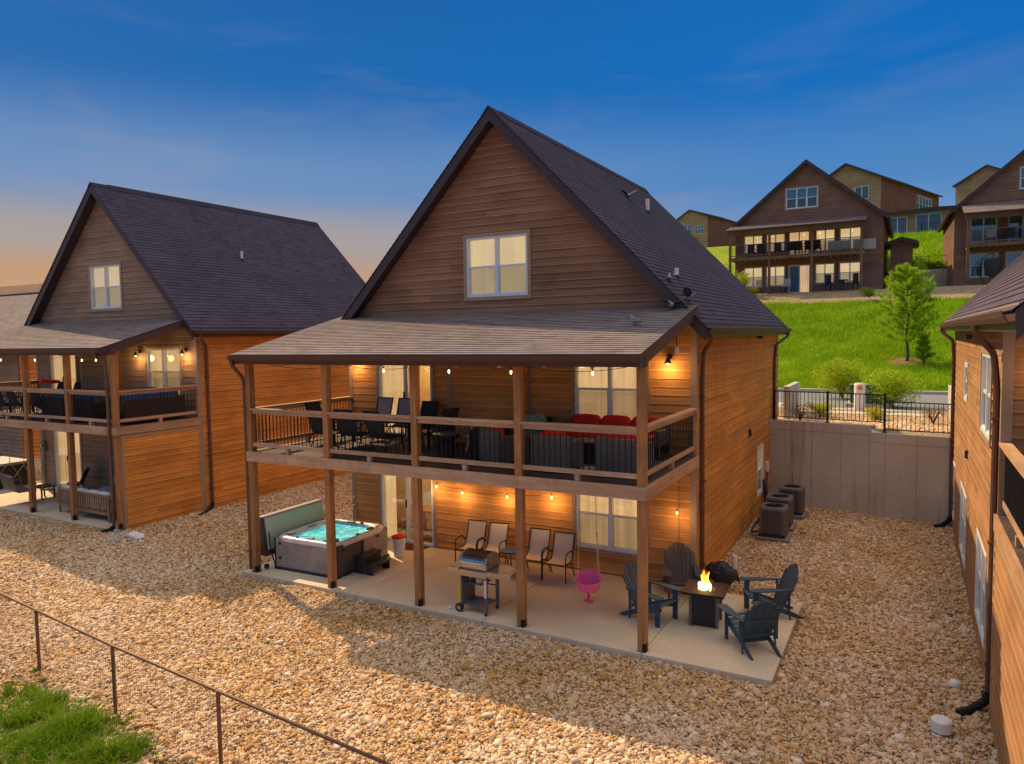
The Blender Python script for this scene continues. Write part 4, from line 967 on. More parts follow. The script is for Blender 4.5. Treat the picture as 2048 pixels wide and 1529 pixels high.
for q in range(26):
    a = rr.uniform(0, 6.28); rad = rr.uniform(0, .13)**1.0; x, y = rad*math.cos(a), rad*math.sin(a); h = (.46-rad*2.1)*rr.uniform(.55, 1.1); r = rr.uniform(.018, .036)
    b = MB(); P_ = []; R_ = []; ph = rr.uniform(0, 6); ps = rr.uniform(0, 6)
    for i in range(12):
        u = i/11; P_.append((x*(1-.45*u)+.045*math.sin(u*6+ph)*u, y*(1-.45*u)+.04*math.cos(u*5+ps)*u, .635+h*u)); R_.append(max(.0015, r*(.6+1.5*u-2.1*u*u)*(1+.25*math.sin(u*11+ph))))
    b.tube(P_, R_, 7); b.build('flame', M['flame'], t, smooth=True)
pl = bpy.data.lights.new('fire_glow', 'POINT'); pl.energy = 9; pl.color = (1, .42, .12); pl.shadow_soft_size = .12; po = bpy.data.objects.new('fire_glow', pl); COL.objects.link(po); po.location = (10.04, 1.70, 1.12)
# ------------------------------------------------------------------ rolled dark cover beside the cabin corner
t = thing('grill_cover', 'crumpled black cover lying on the gravel by the cabin corner', 'cover', (9.86, 3.84, 0))
b = MB()
def bagf(u, v):
    a = u*2*PI; x = -.42+.84*v; r = (.20*math.sin(PI*min(1, v*1.05+.02))**.5+.02)*(1+.22*noise.noise(Vector((math.cos(a)*2, math.sin(a)*2, v*6))))
    return (x, r*math.cos(a)*.9, .20+.10*math.sin(v*3)+r*math.sin(a)*1.0+.12*noise.noise(Vector((v*5, a, 2))))
b.grid(bagf, 26, 20); b.xf(Rz(-.35)); b.build('fabric_shell', M['plasticblack'], t)
# ------------------------------------------------------------------ hot tub
t = thing('hot_tub', 'open square hot tub with turquoise water under the porch', 'hot tub', (.20, .34, 0), .035)
WX, WY, HZ = 1.93, 1.93, .78
b = MB(); b.box(.03, .03, .06, WX-.03, .06, HZ-.04); b.build('front_panel', M['tubgrey'], t)
b = MB(); b.box(WX-.06, .03, .06, WX-.03, WY*.45, HZ-.04); b.build('side_panel', M['tubdark'], t)
b = MB(); b.box(WX-.06, WY*.5, .06, WX-.03, WY-.03, HZ-.04); b.build('side_panel', M['tubgrey'], t)
b = MB(); b.box(WX-.07, WY*.45, .06, WX-.022, WY*.5, HZ-.04); b.build('corner_trim', M['plasticblack'], t)
b = MB(); b.box(.03, .06, .06, .06, WY-.03, HZ-.04); b.box(.06, WY-.06, .06, WX-.06, WY-.03, HZ-.04); b.build('rear_panel', M['tubgrey'], t)
b = MB(); b.box(.0, .0, 0, WX, WY, .06); b.build('base', M['plasticblack'], t, bevel=.01)
for (x, y) in ((.015, .015), (WX-.045, .015)): piece(t, 'corner_trim', M['plasticblack'], [(x, y, .06, x+.03, y+.03, HZ-.04)], .003)
for (x, y, dx, dy) in ((.18, .028, 0, -1), (.18, .028, 0, -1.0001), (WX-.02, .25, 1, 0), (WX-.02, 1.5, 1, 0)):
    z = HZ-.16 if dy > -1.00005 else .28
    b = MB(); b.cyl((x, y, z), (x+dx*.02, y+dy*.02, z), .035, n=14); b.build('vent_cap', M['plasticblack'], t)
# acrylic shell: rim + inner bowl with seats
def rr_(u, hw, hd, e=.28):
    a = u*2*PI; c, s = math.cos(a), math.sin(a); return (math.copysign(abs(c)**e, c)*hw, math.copysign(abs(s)**e, s)*hd)
b = MB(); rings = [(.985, -.10), (.995, -.03), (.98, .0), (.90, .012), (.84, .0), (.80, -.05), (.77, -.16), (.74, -.22), (.55, -.36), (.50, -.52), (.0, -.54)]
nR = len(rings)-1
def shell(u, v):
    k, z = rings[round(v*nR)]; x, y = rr_(u, k*WX/2, k*WY/2, .28 if k > .7 else .5)
    if .45 < k < .82: 
        wv = 1+.05*math.sin(u*2*PI*4+.7); x *= wv; y *= wv
    return (WX/2+x, WY/2+y, HZ+z)
b.grid(shell, 72, nR, flip=False); b.build('shell', M['acrylic'], t, smooth=True)
b = MB(); b.grid(lambda u, v: (WX/2+rr_(u, .79*WX/2*v, .79*WY/2*v, .5*(1-v)+.3*v)[0], WY/2+rr_(u, .79*WX/2*v, .79*WY/2*v, .5*(1-v)+.3*v)[1], HZ-.075), 56, 10); b.build('water', M['water'], t, smooth=True)
for (x, y, a) in ((.22, 1.1, PI/2), (.26, .30, .8), (1.0, .17, 0), (1.68, .3, -.8), (1.72, 1.45, PI/2), (.9, 1.76, 0)):
    b = MB(); pillow(b, 0, 0, HZ+.012, .24, .09, .05); b.xf(T(x, y, 0) @ Rz(a)); b.build('headrest', M['greymetal'], t, smooth=True)
for (x, y) in ((.62, .14), (1.45, .15), (1.79, .9), (1.2, 1.79)):
    b = MB(); b.cyl((x, y, HZ+.0), (x, y, HZ+.03), .04, n=14); b.build('control_knob', M['plasticblack'], t)
# folded cover standing on the far left edge
cv = thing('hot_tub_cover', 'folded hot tub cover with pale green lining standing left of the open tub', 'cover', (.10, .30, .0), .02)
F_ = T(.02, 0, .30) @ Matrix.Rotation(math.radians(-9), 4, 'Y')
b = MB(); b.box(-.045, .0, .15, .0, 1.96, .90, F_); b.build('cover_half', M['lining'], cv, bevel=.02)
b = MB(); b.box(-.20, -.03, .0, -.05, 1.98, .90, F_); b.build('cover_half', M['vinyl'], cv, bevel=.03)
b = MB(); b.box(-.235, -.035, .90, .015, 1.995, .955, F_); b.build('cover_fold', mat_plain('grey vinyl fold', (.34, .30, .30), .5, .3), cv, bevel=.02)
b = MB(); b.grid(lambda u, v: (-.24+.22*u, -.06-.05*math.sin(v*5)*(1-v), .03+.88*v+.02*math.sin(u*9)), 6, 8, F_); b.build('skirt_flap', M['vinyl'], cv, solid=.012)
for y in (.02, 1.94):
    b = MB(); b.tube(bez([(.05, y-.06, .9), (.10, y-.07, .5), (.24, y-.07, .12), (.30, y-.05, .06)], 5), .016, 8); b.build('lifter_arm', M['black'], cv)
b = MB(); b.cyl((-.03, -.10, .07), (-.03, -.04, .07), .06, n=16); b.build('lifter_wheel', M['plasticblack'], cv)
# steps
t = thing('spa_steps', 'black two tread plastic steps at the right side of the hot tub', 'steps', (2.17, .92, 0))
piece(t, 'upper_tread', M['plasticblack'], [(.0, .0, .36, .26, .68, .41), (0, .02, 0, .24, .06, .36), (0, .62, 0, .24, .66, .36), (.20, .06, .18, .24, .62, .36)], .012)
piece(t, 'lower_tread', M['plasticblack'], [(.262, .0, .18, .52, .68, .225), (.28, .02, 0, .5, .06, .18), (.28, .62, 0, .5, .66, .18)], .012)
b = MB(); b.tube(bez([(2.16, .5, .03), (2.22, .62, .012), (2.35, .7, .012), (2.3, .9, .012)], 6), .012, 6); tag(b.build('water_hose', M['pvc']), 'thin white hose on the patio at the foot of the hot tub', 'hose')
t = thing('waste_bucket', 'white plastic bucket with a red lid between the hot tub and the sliding door', 'bucket', (2.29, 2.42, 0))
b = MB(); b.lathe((0, 0, 0), [(0, .01), (.13, .01), (.17, .48), (0, .48)], 20); b.build('body', M['pvc'], t, smooth=False)
b = MB(); b.lathe((0, 0, .48), [(.18, 0), (.185, .03), (.10, .06), (0, .065)], 20); b.build('lid', M['red'], t)
b = MB(); b.grid(lambda u, v: (2.12+.42*v*math.cos(PI+u*PI)*1.0, 3.36-.45*v*abs(math.sin(u*PI))**.8, .012), 24, 3); tag(b.build('doormat', M['mat'], solid=.014), 'brown half round doormat in front of the lower sliding door', 'doormat')
# ------------------------------------------------------------------ grill
t = thing('gas_grill', 'stainless gas grill on a two wheel cart standing on the patio', 'grill', (6.06, .32, 0), .0)
# local: x along length, -y front
piece(t, 'left_panel', M['greymetal'], [(-.44, -.22, .12, -.40, .26, .84)])
piece(t, 'right_leg', M['greymetal'], [(.10, -.22, .03, .16, -.17, .84)]); piece(t, 'right_leg', M['greymetal'], [(.10, .22, .03, .16, .27, .84)])
for y in (-.2, .245): b = MB(); b.cyl((.13, y-.02, .0), (.13, y-.02, .05), .03, n=10); b.build('caster', M['plasticblack'], t)
for y in (-.24, .24):
    w_ = MB(); w_.cyl((-.46, y-.03, .085), (-.46, y+.03, .085), .085, n=20); wh = w_.build('wheel', M['plasticblack'], t); h_ = MB(); h_.cyl((-.46, y-.034, .085), (-.46, y+.034, .085), .045, n=12); h_.build('hub', M['steel'], wh)
piece(t, 'bottom_shelf', M['greymetal'], [(-.40, -.21, .15, .10, .26, .17)] + [(-.38, -.2+.05*i, .171, .09, -.185+.05*i, .18) for i in range(9)], .002)
piece(t, 'cross_brace', M['black'], [(-.40, .24, .45, .10, .26, .47), (-.40, .24, .60, .10, .26, .62)], .002)
piece(t, 'tray', M['greymetal'], [(-.38, -.16, .56, .02, .2, .575)], .002)
b = MB(); b.lathe((-.1, -.06, .58), [(0, 0), (.06, 0), (.07, .09), (.0, .09)], 14); b.build('grease_cup', M['cream'], t)
b = MB()
for (x, y) in ((-.30, -.1), (-.24, -.02), (-.33, .05), (-.2, .1)): b.tube(bez([(x, y, .58), (x+.03, y-.02, .68), (x-.02, y, .76)], 4), .016, 6)
b.build('gas_valve', M['steel'], t)
piece(t, 'control_panel', M['steel'], [(-.44, -.26, .74, .17, -.225, .86)] + [(-.36+.07*i, -.268, .79, -.31+.07*i, -.26, .815) for i in range(7)], .004)
piece(t, 'firebox', M['greymetal'], [(-.44, -.225, .78, .16, .28, .90)])
piece(t, 'side_shelf', M['greymetal'], [(-.70, -.24, .862, -.445, .26, .89)]); piece(t, 'shelf_edge', M['steel'], [(-.705, -.27, .80, -.445, -.242, .892)])
piece(t, 'side_shelf', M['greymetal'], [(.175, -.24, .862, .72, .26, .89)]); piece(t, 'shelf_edge', M['steel'], [(.175, -.27, .79, .72, -.242, .892)])
prof = [(-.24, .90), (-.24, 1.0), (-.20, 1.11), (-.08, 1.18), (.10, 1.19), (.24, 1.11), (.27, .90)]
b = MB(); b.prism(prof, 'x', -.42, .14); b.build('hood', M['steel'], t, bevel=.008)
b = MB(); b.prism([(-.225, 1.075), (-.09, 1.165), (-.08, 1.184), (.09, 1.196), (.10, 1.19), (-.08, 1.18), (-.20, 1.11)], 'x', -.40, .12); b.build('hood_top', mat_plain('dark hood top', (.05, .022, .018), .22, .5), t)
for x in (-.435, .155): b = MB(); b.prism([(q[0]*1.03, q[1]+.003) for q in prof], 'x', x-.015, x+.015); b.build('end_cap', M['steel'], t)
b = MB(); b.cyl((-.40, -.28, 1.02), (.12, -.28, 1.02), .014); b.cyl((-.38, -.28, 1.02), (-.38, -.23, 1.02), .01); b.cyl((.1, -.28, 1.02), (.1, -.23, 1.02), .01); b.build('hood_handle', M['steel'], t)
piece(t, 'spec_plate', M['cream'], [(.103, -.226, .35, .157, -.2205, .70)], 0)
b = MB(); b.cyl((-.475, -.24, .25), (-.475, -.24, .52), .018); b.build('tool_handle', M['yellow'], t)
# ------------------------------------------------------------------ pink toddler swing
t = thing('toddler_swing', 'pink plastic toddler swing hanging on yellow ropes from the deck', 'swing', (7.90, 1.15, 0), .5)
b = MB()
def bucket(u, v):
    a = u*2*PI; r = .165+.06*v; zz = .45+.22*v**1.3 + .05*math.sin(a)*v
    back = max(0, math.sin(a)); return (r*math.cos(a)*1.12, r*math.sin(a)*(1+.1*back), zz+(.07*back*v))
b.grid(bucket, 28, 6); b.lathe((0, 0, .45), [(.165, 0), (.10, -.02), (0, -.025)], 28); b.build('seat', M['pink'], t, smooth=True, solid=.008)
b = MB(); b.tube([(.225*math.cos(a*PI/14)*1.12, .225*math.sin(a*PI/14)*1.05, .67+.05*math.sin(a*PI/14)+(.07*max(0, math.sin(a*PI/14)))) for a in range(28)], .016, 6, closed=True); b.build('rim', M['pink'], t, smooth=True)
b = MB(); 
for i in range(5):
    for j in range(3): b.box(-.075+.035*i, -.185-.02*j, .48+.06*j, -.06+.035*i, -.172-.02*j, .515+.06*j)
b.build('slot', M['pinkdeep'], t)
b = MB(); b.cyl((0, -.03, .40), (0, -.05, .30), .025); b.cyl((-.09, -.06, .27), (.09, -.06, .25), .03); b.cyl((0, -.10, .23), (0, -.02, .30), .028); b.build('tail', M['pinkdeep'], t, smooth=True)
for s in (-1, 1):
    b = MB(); top = (s*.15, .0, 2.63); kn = (s*.17, .0, 1.55)
    b.tube([top, kn], .007, 5); b.tube([kn, (s*.215, -.10, .69)], .007, 5); b.tube([kn, (s*.19, .12, .74)], .007, 5); b.build('rope', M['rope'], t)
    b = MB(); b.cyl((s*.17, 0, 1.50), (s*.17, 0, 1.60), .02, n=8); b.build('clip', M['yellow'], t)
# ------------------------------------------------------------------ AC units
def ac(label, x, y, s=1.0, white=False):
    t = thing('air_conditioner', label, 'AC unit', (x, y, -.06), 0, 'air conditioners beside the middle cabin')
    w_ = .33; h = .62
    piece(t, 'pad', M['padgrey'], [(-w_-.08, -w_-.08, 0, w_+.08, w_+.08, .08)], .02)
    piece(t, 'base_pan', M['plasticblack'], [(-w_+.01, -w_+.01, .081, w_-.01, w_-.01, .16)])
    piece(t, 'coil', M['acdark'], [(-w_+.03, -w_+.03, .16, w_-.03, w_-.03, .16+h)], 0)
    for q in range(4):
        F = Rz(q*PI/2)
        b = MB(); b.box(-w_, -w_, .16, -w_+.09, -w_+.09, .16+h, F); b.build('corner_post', M['acgrey'], t, bevel=.012)
        for i in range(9):
            x_ = -w_+.12+i*.0525; b = MB(); b.box(x_, -w_+.005, .18, x_+.028, -w_+.03, .14+h, F); b.build('louver', M['acgrey'], t)
    b = MB(); 
    def rim(u, v):
        a = u*2*PI; e = .3; c, s_ = math.cos(a), math.sin(a); X, Y = math.copysign(abs(c)**e, c)*(w_+.012), math.copysign(abs(s_)**e, s_)*(w_+.012); x2, y2 = .245*c, .245*s_
        st = [(1, 0), (1, .05), (.9, .085), (.0, .095), (0, .06)][round(v*4)]; return (x2+(X-x2)*st[0], y2+(Y-y2)*st[0], .16+h+st[1])
    b.grid(rim, 48, 4); b.build('top_cover', M['acgrey'], t, smooth=True)
    b = MB(); b.lathe((0, 0, .16+h+.05), [(0, -.02), (.246, -.02)], 24); b.build('fan_shroud', M['plasticblack'], t)
    b = MB()
    for r in (.06, .10, .14, .18, .22): b.tube([(r*math.cos(a*PI/16), r*math.sin(a*PI/16), .16+h+.092+.02*(1-r/.24)) for a in range(32)], .0045, 4, closed=True)
    for a in range(8): b.cyl((.03*math.cos(a*PI/4), .03*math.sin(a*PI/4), .16+h+.11), (.25*math.cos(a*PI/4), .25*math.sin(a*PI/4), .16+h+.09), .005, n=4)
    b.lathe((0, 0, .16+h+.10), [(0, .02), (.05, .015), (.06, 0)], 14); b.build('fan_guard', M['black'], t)
    if white: piece(t, 'label_plate', M['cream'], [(-w_+.02, -w_-.004, .16+h*.68, -w_+.15, -w_+.006, .16+h*.86)], 0)
    return t
ac('grey air conditioner nearest the camera, first of the three beside the cabin wall', 10.22, 8.32)
ac('grey air conditioner in the middle of the three beside the cabin wall', 10.18, 9.55)
ac('grey air conditioner with a pale label plate, farthest of the three, by the retaining wall', 10.30, 11.05, white=True)
b = MB()
for i, y in enumerate((8.3, 9.5, 11.0)): b.tube(bez([(9.45, 11.4-i*.1, .9), (9.52, 11.2, .12), (9.6, y+.3, .02), (9.75, y, .05), (9.9, y, .12)], 6), .022, 6)
tag(b.build('refrigerant_line', M['plasticblack']), 'black insulated pipes running from the cabin wall to the air conditioners', 'pipes')
t = thing('disconnect_box', 'pale electrical box with conduits on the cabin wall above the air conditioners', 'electrical box', (9.412, 11.9, 0))
piece(t, 'box', M['pvc'], [(0, -.10, 1.05, .09, .10, 1.35)]); b = MB(); b.cyl((.04, -.04, 0), (.04, -.04, 1.05), .02); b.cyl((.04, .05, .0), (.04, .05, 1.05), .02); b.build('conduit', M['greymetal'], t)
t = thing('wall_vent', 'small dark vent on the orange side wall of the middle cabin', 'vent', (9.412, 9.15, 2.6)); piece(t, 'hood', M['plasticblack'], [(0, -.07, -.09, .06, .07, .09)]); piece(t, 'flange', M['dark'], [(-.002, -.09, -.11, .008, .09, .11)])
t = thing('wall_vent', 'small dark vent on the tan wall of the right cabin', 'vent', (14.43, 6.4, 2.75)); piece(t, 'hood', M['plasticblack'], [(-.06, -.06, -.08, 0, .06, .08)]); piece(t, 'flange', M['dark'], [(-.008, -.08, -.1, .002, .08, .1)])
t = thing('air_conditioner', 'dark air conditioner in the gap behind the hot tub', 'AC unit', (-.75, 6.1, -.06)); piece(t, 'casing', M['acgrey'], [(-.33, -.33, .08, .33, .33, .74)], .02); piece(t, 'pad', M['padgrey'], [(-.4, -.4, 0, .4, .4, .078)]); piece(t, 'fan_guard', M['plasticblack'], [(-.22, -.22, .74, .22, .22, .76)]); piece(t, 'label_plate', M['cream'], [(-.12, -.338, .3, .1, -.331, .5)], 0)
# pipes, caps, rock
b = MB(); b.cyl((9.97, 4.61, -.1), (9.97, 4.61, .45), .055, n=16); tag(b.build('vent_pipe', M['pvc'], smooth=False), 'white plastic pipe standing upright in the gravel by the cabin corner', 'pipe')
t = thing('cleanout_cap', 'large white round plastic cap in the gravel near the right cabin', 'cap', (13.77, -.46, -.04)); b = MB(); b.lathe((0, 0, 0), [(.13, 0), (.13, .14), (.12, .155), (0, .155)], 22); b.build('collar', M['pvc'], t); b = MB(); b.lathe((.01, .01, .155), [(.10, 0), (.09, .012), (.0, .014)], 18); b.build('lid', M['pvc'], t)
t = thing('cleanout_cap', 'small white domed cap in the gravel beside the right cabin wall', 'cap', (14.0, 1.06, -.04)); b = MB(); b.lathe((0, 0, 0), [(.085, 0), (.085, .05), (.06, .09), (0, .1)], 18); b.build('lid', M['pvc'], t, smooth=True)
def rockmesh(seed, sx, sy, sz, sub=3):
    bm = bmesh.new(); bmesh.ops.create_icosphere(bm, subdivisions=sub, radius=1)
    for v in bm.verts:
        n = noise.noise(v.co*1.1+Vector((seed, seed*2, 1)))*.5+noise.noise(v.co*3+Vector((seed, 1, seed)))*.15; v.co *= 1+n; v.co.x *= sx; v.co.y *= sy; v.co.z *= sz
    me = bpy.data.meshes.new('rock'); bm.to_mesh(me); bm.free(); return me
for nm, lab, loc, s3, mt in (('boulder', 'pale rounded rock lying on the gravel in front of the left cabin corner', (-5.05, .35, .08), (.26, .2, .16), 'stonewhite'), ('loose_stone', 'small pale stone on the patio edge near the grill', (5.35, .12, .02), (.05, .04, .025), 'stonewhite')):
    me = rockmesh(3.3, *s3); me.materials.append(M[mt]); o = bpy.data.objects.new(nm, me); COL.objects.link(o); o.location = loc; tag(o, lab, 'rock')
rg = np.random.default_rng(8); n = 260; x = rg.normal(-5.75, .22, n); y = rg.normal(.05, .22, n)
M['bluestone'] = mat_plain('blue grey splash stones', (.34, .36, .40), .85, .2, var=.3, scale=9)
stones_object('splash_stones', 'patch of blue grey stones under the left cabin downspout', np.stack([x, y, np.full(n, .09)+rg.uniform(0, .03, n)], 1), np.clip(np.exp(rg.normal(math.log(.035), .3, n)), .02, .07), M['bluestone'], 12)
# ------------------------------------------------------------------ lamps and string lights
def bulb_on(parent, p, r=.018):
    b = MB(); b.cyl((p[0], p[1], p[2]+.03), (p[0], p[1], p[2]+.085), .016, n=8); s = b.build('socket', M['plasticblack'], parent)
    b = MB(); b.lathe(p, [(0, -.045), (r*.8, -.03), (r, 0), (r*.6, .03), (0, .035)], 12); b.build('bulb', M['bulb'], s, smooth=True)
def glow(name, loc, e, size=.05, col=(1, .56, .2)):
    l = bpy.data.lights.new(name, 'POINT'); l.energy = e; l.color = col; l.shadow_soft_size = size; o = bpy.data.objects.new(name, l); COL.objects.link(o); o.location = loc
def string_lights(label, pts, bulbs, e, group='string lights on the porches'):
    """pts: anchor points; cable sags between them; bulbs: points"""
    t = thing('string_light', label, 'string lights', group=group); b = MB(); P_ = []
    for a, c in zip(pts, pts[1:]):
        a, c = Vector(a), Vector(c)
        for i in range(9): u = i/8; P_.append(a.lerp(c, u)-Vector((0, 0, .10*4*u*(1-u)*min(1, (c-a).length/1.2))))
    b.tube(P_, .006, 5); b.build('cable', M['plasticblack'], t)
    for p in bulbs: bulb_on(t, p); glow('bulb_glow', (p[0], p[1]-.16, p[2]-.12), e*1.25, .12)
    return t
yl = 3.28
string_lights('string of warm bulbs along the wall of the lower patio', [(2.86, yl, 1.76), (3.61, yl, 1.66), (4.89, yl, 1.70), (6.08, yl, 1.79), (6.5, yl, 2.3)], [(2.86, yl, 1.64), (3.63, yl, 1.55), (4.91, yl, 1.57), (6.10, yl, 1.67)], 5.5)
string_lights('single warm bulb on a hanging cord near the middle cabin corner', [(9.08, 3.30, 2.6), (9.08, 3.30, .8)], [(9.05, 3.26, 1.63)], 3.5)
string_lights('string of warm bulbs under the eave of the middle cabin porch', [(.3, .25, 4.86), (2.6, .25, 4.86), (4.7, .25, 4.86), (7.0, .25, 4.86), (9.1, .25, 4.86)], [(3.72, .25, 4.74), (4.6, .25, 4.74), (5.35, .25, 4.74), (6.75, .25, 4.74), (2.2, .25, 4.74), (8.4, .25, 4.74)], 1.2)
string_lights('string of warm bulbs under the porch eave of the left cabin', [(-14, .9, 5.02), (-11.5, .9, 5.02), (-9, .9, 5.02), (-6.6, .9, 5.02)], [(-12.6, .9, 4.9), (-10.6, .9, 4.9), (-9.0, .9, 4.9), (-8.1, .9, 4.9), (-7.4, .9, 4.9)], 1.2)
def barn_lamp(label, x, y, z, on=True, e=9):
    t = thing('wall_lamp', label, 'wall lamp', (x, y, z), 0, 'barn style lamps on the porch walls')
    b = MB(); b.lathe((0, 0, 0), [(0, .0), (.055, 0), (.055, .02), (0, .02)], 14); b.xf(Matrix.Rotation(PI/2, 4, 'X')); b.xf(T(0, -.02, .10)); b.build('wall_plate', M['plasticblack'], t)
    b = MB(); b.tube(bez([(0, -.03, .10), (0, -.10, .16), (0, -.16, .14), (0, -.17, .07)], 5), .012, 6); b.build('arm', M['plasticblack'], t)
    s = MB(); s.lathe((0, -.17, 0), [(.02, .08), (.035, .06), (.05, .02), (.085, -.035), (.08, -.035), (.045, .015), (.0, .05)], 16); s.build('shade', M['plasticblack'], t, smooth=True)
    b = MB(); b.lathe((0, -.17, -.02), [(0, -.045), (.025, -.03), (.03, 0), (.02, .03), (0, .035)], 12); b.build('bulb', M['bulb'], t, smooth=True)
    glow('lamp_glow', (x, y-.24, z-.14), e*.9, .1)
barn_lamp('black barn lamp on the upper porch wall right of the window, middle cabin', 8.86, 3.41, 4.83)
barn_lamp('black barn lamp on the upper porch wall left of the sliding door, middle cabin', .30, 3.41, 4.78)
barn_lamp('black barn lamp left of the upper window on the left cabin', -8.65, 3.13, 5.0)
barn_lamp('black barn lamp right of the upper window on the left cabin', -6.35, 3.13, 5.05)
barn_lamp('black barn lamp on the front wall of the right cabin', 15.0, .28, 5.0, e=5)
t = thing('hanging_lantern', 'small hanging lamp on a hook under the porch roof near the cabin corner', 'lantern', (9.15, 2.9, 4.95)); b = MB(); b.tube(bez([(-.2, .4, .42), (-.05, .2, .45), (0, 0, .40), (0, 0, .2)], 5), .01, 6); b.build('hook', M['plasticblack'], t); b = MB(); b.lathe((0, 0, .1), [(0, -.05), (.04, -.04), (.05, .02), (.03, .1), (0, .11)], 12); b.build('bulb', M['pvc'], t)
t = thing('floodlight', 'small dark floodlight under the eave at the back of the cabin side wall', 'floodlight', (9.45, 10.2, 5.28)); piece(t, 'housing', M['plasticblack'], [(0, -.09, -.05, .14, .09, .03)]); piece(t, 'bracket', M['dark'], [(-.03, -.03, 0, 0, .03, .06)])
t = thing('floodlight', 'twin security light under the eave of the right cabin', 'floodlight', (14.36, 4.8, 5.28)); piece(t, 'housing', M['plasticblack'], [(-.12, -.10, -.06, -.02, -.02, .03), (-.12, .04, -.06, -.02, .12, .03)]); piece(t, 'bracket', M['dark'], [(-.02, -.06, .0, .07, .08, .05)])
for (yy, z0, z1) in ((3.25, .2, 1.05),):
    t = thing('water_spigot', 'brass hose taps on the corner of the middle cabin beside the hot tub', 'tap', (.06, 3.405, 0))
    for z in (1.05, .82): b = MB(); b.cyl((0, 0, z), (0, -.08, z), .018); b.cyl((0, -.08, z+.03), (0, -.08, z-.05), .015); b.cyl((-.03, -.05, z+.05), (.03, -.05, z+.05), .01); b.build('valve', M['steel'], t)
# ------------------------------------------------------------------ upper deck of the middle cabin
ZD = 2.85
t = thing('dining_table', 'long grey patio dining table at the left end of the upper deck', 'table', (2.35, 1.75, ZD)); piece(t, 'table_top', M['greysling'], [(-1.25, -.45, .68, 1.25, .45, .71)], .01)
piece(t, 'apron', M['black'], [(-1.2, -.42, .63, 1.2, -.38, .68), (-1.2, .38, .63, 1.2, .42, .68)], 0)
for sx in (-1, 1):
    for sy in (-1, 1): piece(t, 'leg', M['black'], [(sx*1.13-.03, sy*.36-.03, 0, sx*1.13+.03, sy*.36+.03, .679)], 0)
G = 'sling dining chairs on the upper deck'
dc = sling_chair('dining_chair', 'dark sling dining chair at the front of the deck table, nearest the left rail', G, 'darksling', back=.98); dc.location = (1.45, .95, ZD); dc.rotation_euler = (0, 0, PI)
lc = sling_chair('dining_chair', 'pale grey sling dining chair behind the deck table, leftmost of the back row', G, 'greysling', back=1.04); lc.location = (1.55, 2.55, ZD)
dup(dc, (2.25, .98, ZD), PI+.1, 'dark sling dining chair at the front of the deck table, second from the left'); dup(dc, (3.15, .95, ZD), PI-.1, 'dark sling dining chair at the front of the deck table, nearest the middle posts')
dup(dc, (.62, 1.75, ZD), PI/2, 'dark sling dining chair at the left head of the deck table')
dup(lc, (2.25, 2.55, ZD), .05, 'pale grey sling dining chair behind the deck table, middle of the back row')
dup(dc, (2.95, 2.55, ZD), 0, 'dark sling dining chair behind the deck table in front of the sliding door'); dup(dc, (4.05, 1.7, ZD), -PI/2-.2, 'dark sling dining chair at the right head of the deck table')
b = MB(); b.box(1.2, 2.75, ZD+.001, 2.5, 3.3, ZD+.012); tag(b.build('doormat', M['darksling']), 'dark doormat in front of the upper sliding door', 'doormat')
t = thing('folding_bench', 'pale metal step bench near the middle of the upper deck', 'bench', (5.05, 2.35, ZD)); piece(t, 'upper_shelf', M['pvc'], [(-.45, -.15, .60, .45, .15, .63)], .006); piece(t, 'lower_shelf', M['pvc'], [(-.45, -.42, .32, .30, -.16, .35)], .006); piece(t, 'middle_shelf', M['pvc'], [(-.15, -.30, .45, .45, -.16, .47)], .006)
for x in (-.42, .42):
    b = MB(); b.bar((x, .14, 0), (x, .05, .6), .03, .03); b.bar((x, -.40, 0), (x, -.10, .6), .03, .03); b.build('leg', M['pvc'], t)
def wicker_chair(label, x, y, r, cushion='red', wick='wicker', group='wicker armchairs on the deck of the middle cabin'):
    t = thing('wicker_armchair', label, 'armchair', (x, y, ZD), r, group); m = M[wick]
    piece(t, 'base', m, [(-.38, -.36, .06, .38, .36, .30)], .02); piece(t, 'arm', m, [(-.40, -.38, .04, -.30, .36, .58)], .025); piece(t, 'arm', m, [(.30, -.38, .04, .40, .36, .58)], .025)
    b = MB(); b.box(-.40, .28, .04, .40, .40, .70); b.build('backrest', m, t, bevel=.03)
    b = MB(); pillow(b, 0, -.05, .38, .58, .62, .15); b.build('seat_cushion', M[cushion], t, smooth=True)
    b = MB(); pillow(b, 0, 0, 0, .58, .15, .40); b.xf(T(0, .20, .58) @ Matrix.Rotation(-.15, 4, 'X')); b.build('back_cushion', M[cushion], t, smooth=True)
    return t
wicker_chair('grey wicker armchair with red cushions and its back to the rail, beside the rug', 7.45, .78, PI+.05)
wicker_chair('grey wicker armchair with red cushions left of the second post from the right', 6.05, 1.15, PI-.5)
wicker_chair('grey wicker armchair with a red cushion near the right rail corner', 8.75, .95, PI-.2)
wicker_chair('grey wicker armchair with green patterned cushions near the bench', 5.55, 1.45, PI+.7, 'teal', 'wickerdark')
wicker_chair('dark wicker armchair against the wall left of the upper window', 5.9, 2.75, .3, 'teal', 'wickerdark')
t = thing('wicker_sofa', 'grey wicker sofa with red cushions under the upper window', 'sofa', (7.75, 2.92, ZD), 0)
piece(t, 'base', M['wicker'], [(-1.15, -.38, .06, 1.15, .36, .30)], .02); piece(t, 'backrest', M['wicker'], [(-1.15, .28, .04, 1.15, .40, .70)], .03)
for s in (-1, 1): piece(t, 'arm', M['wicker'], [(s*1.15, -.38, .04, s*1.03, .27, .58)], .025)
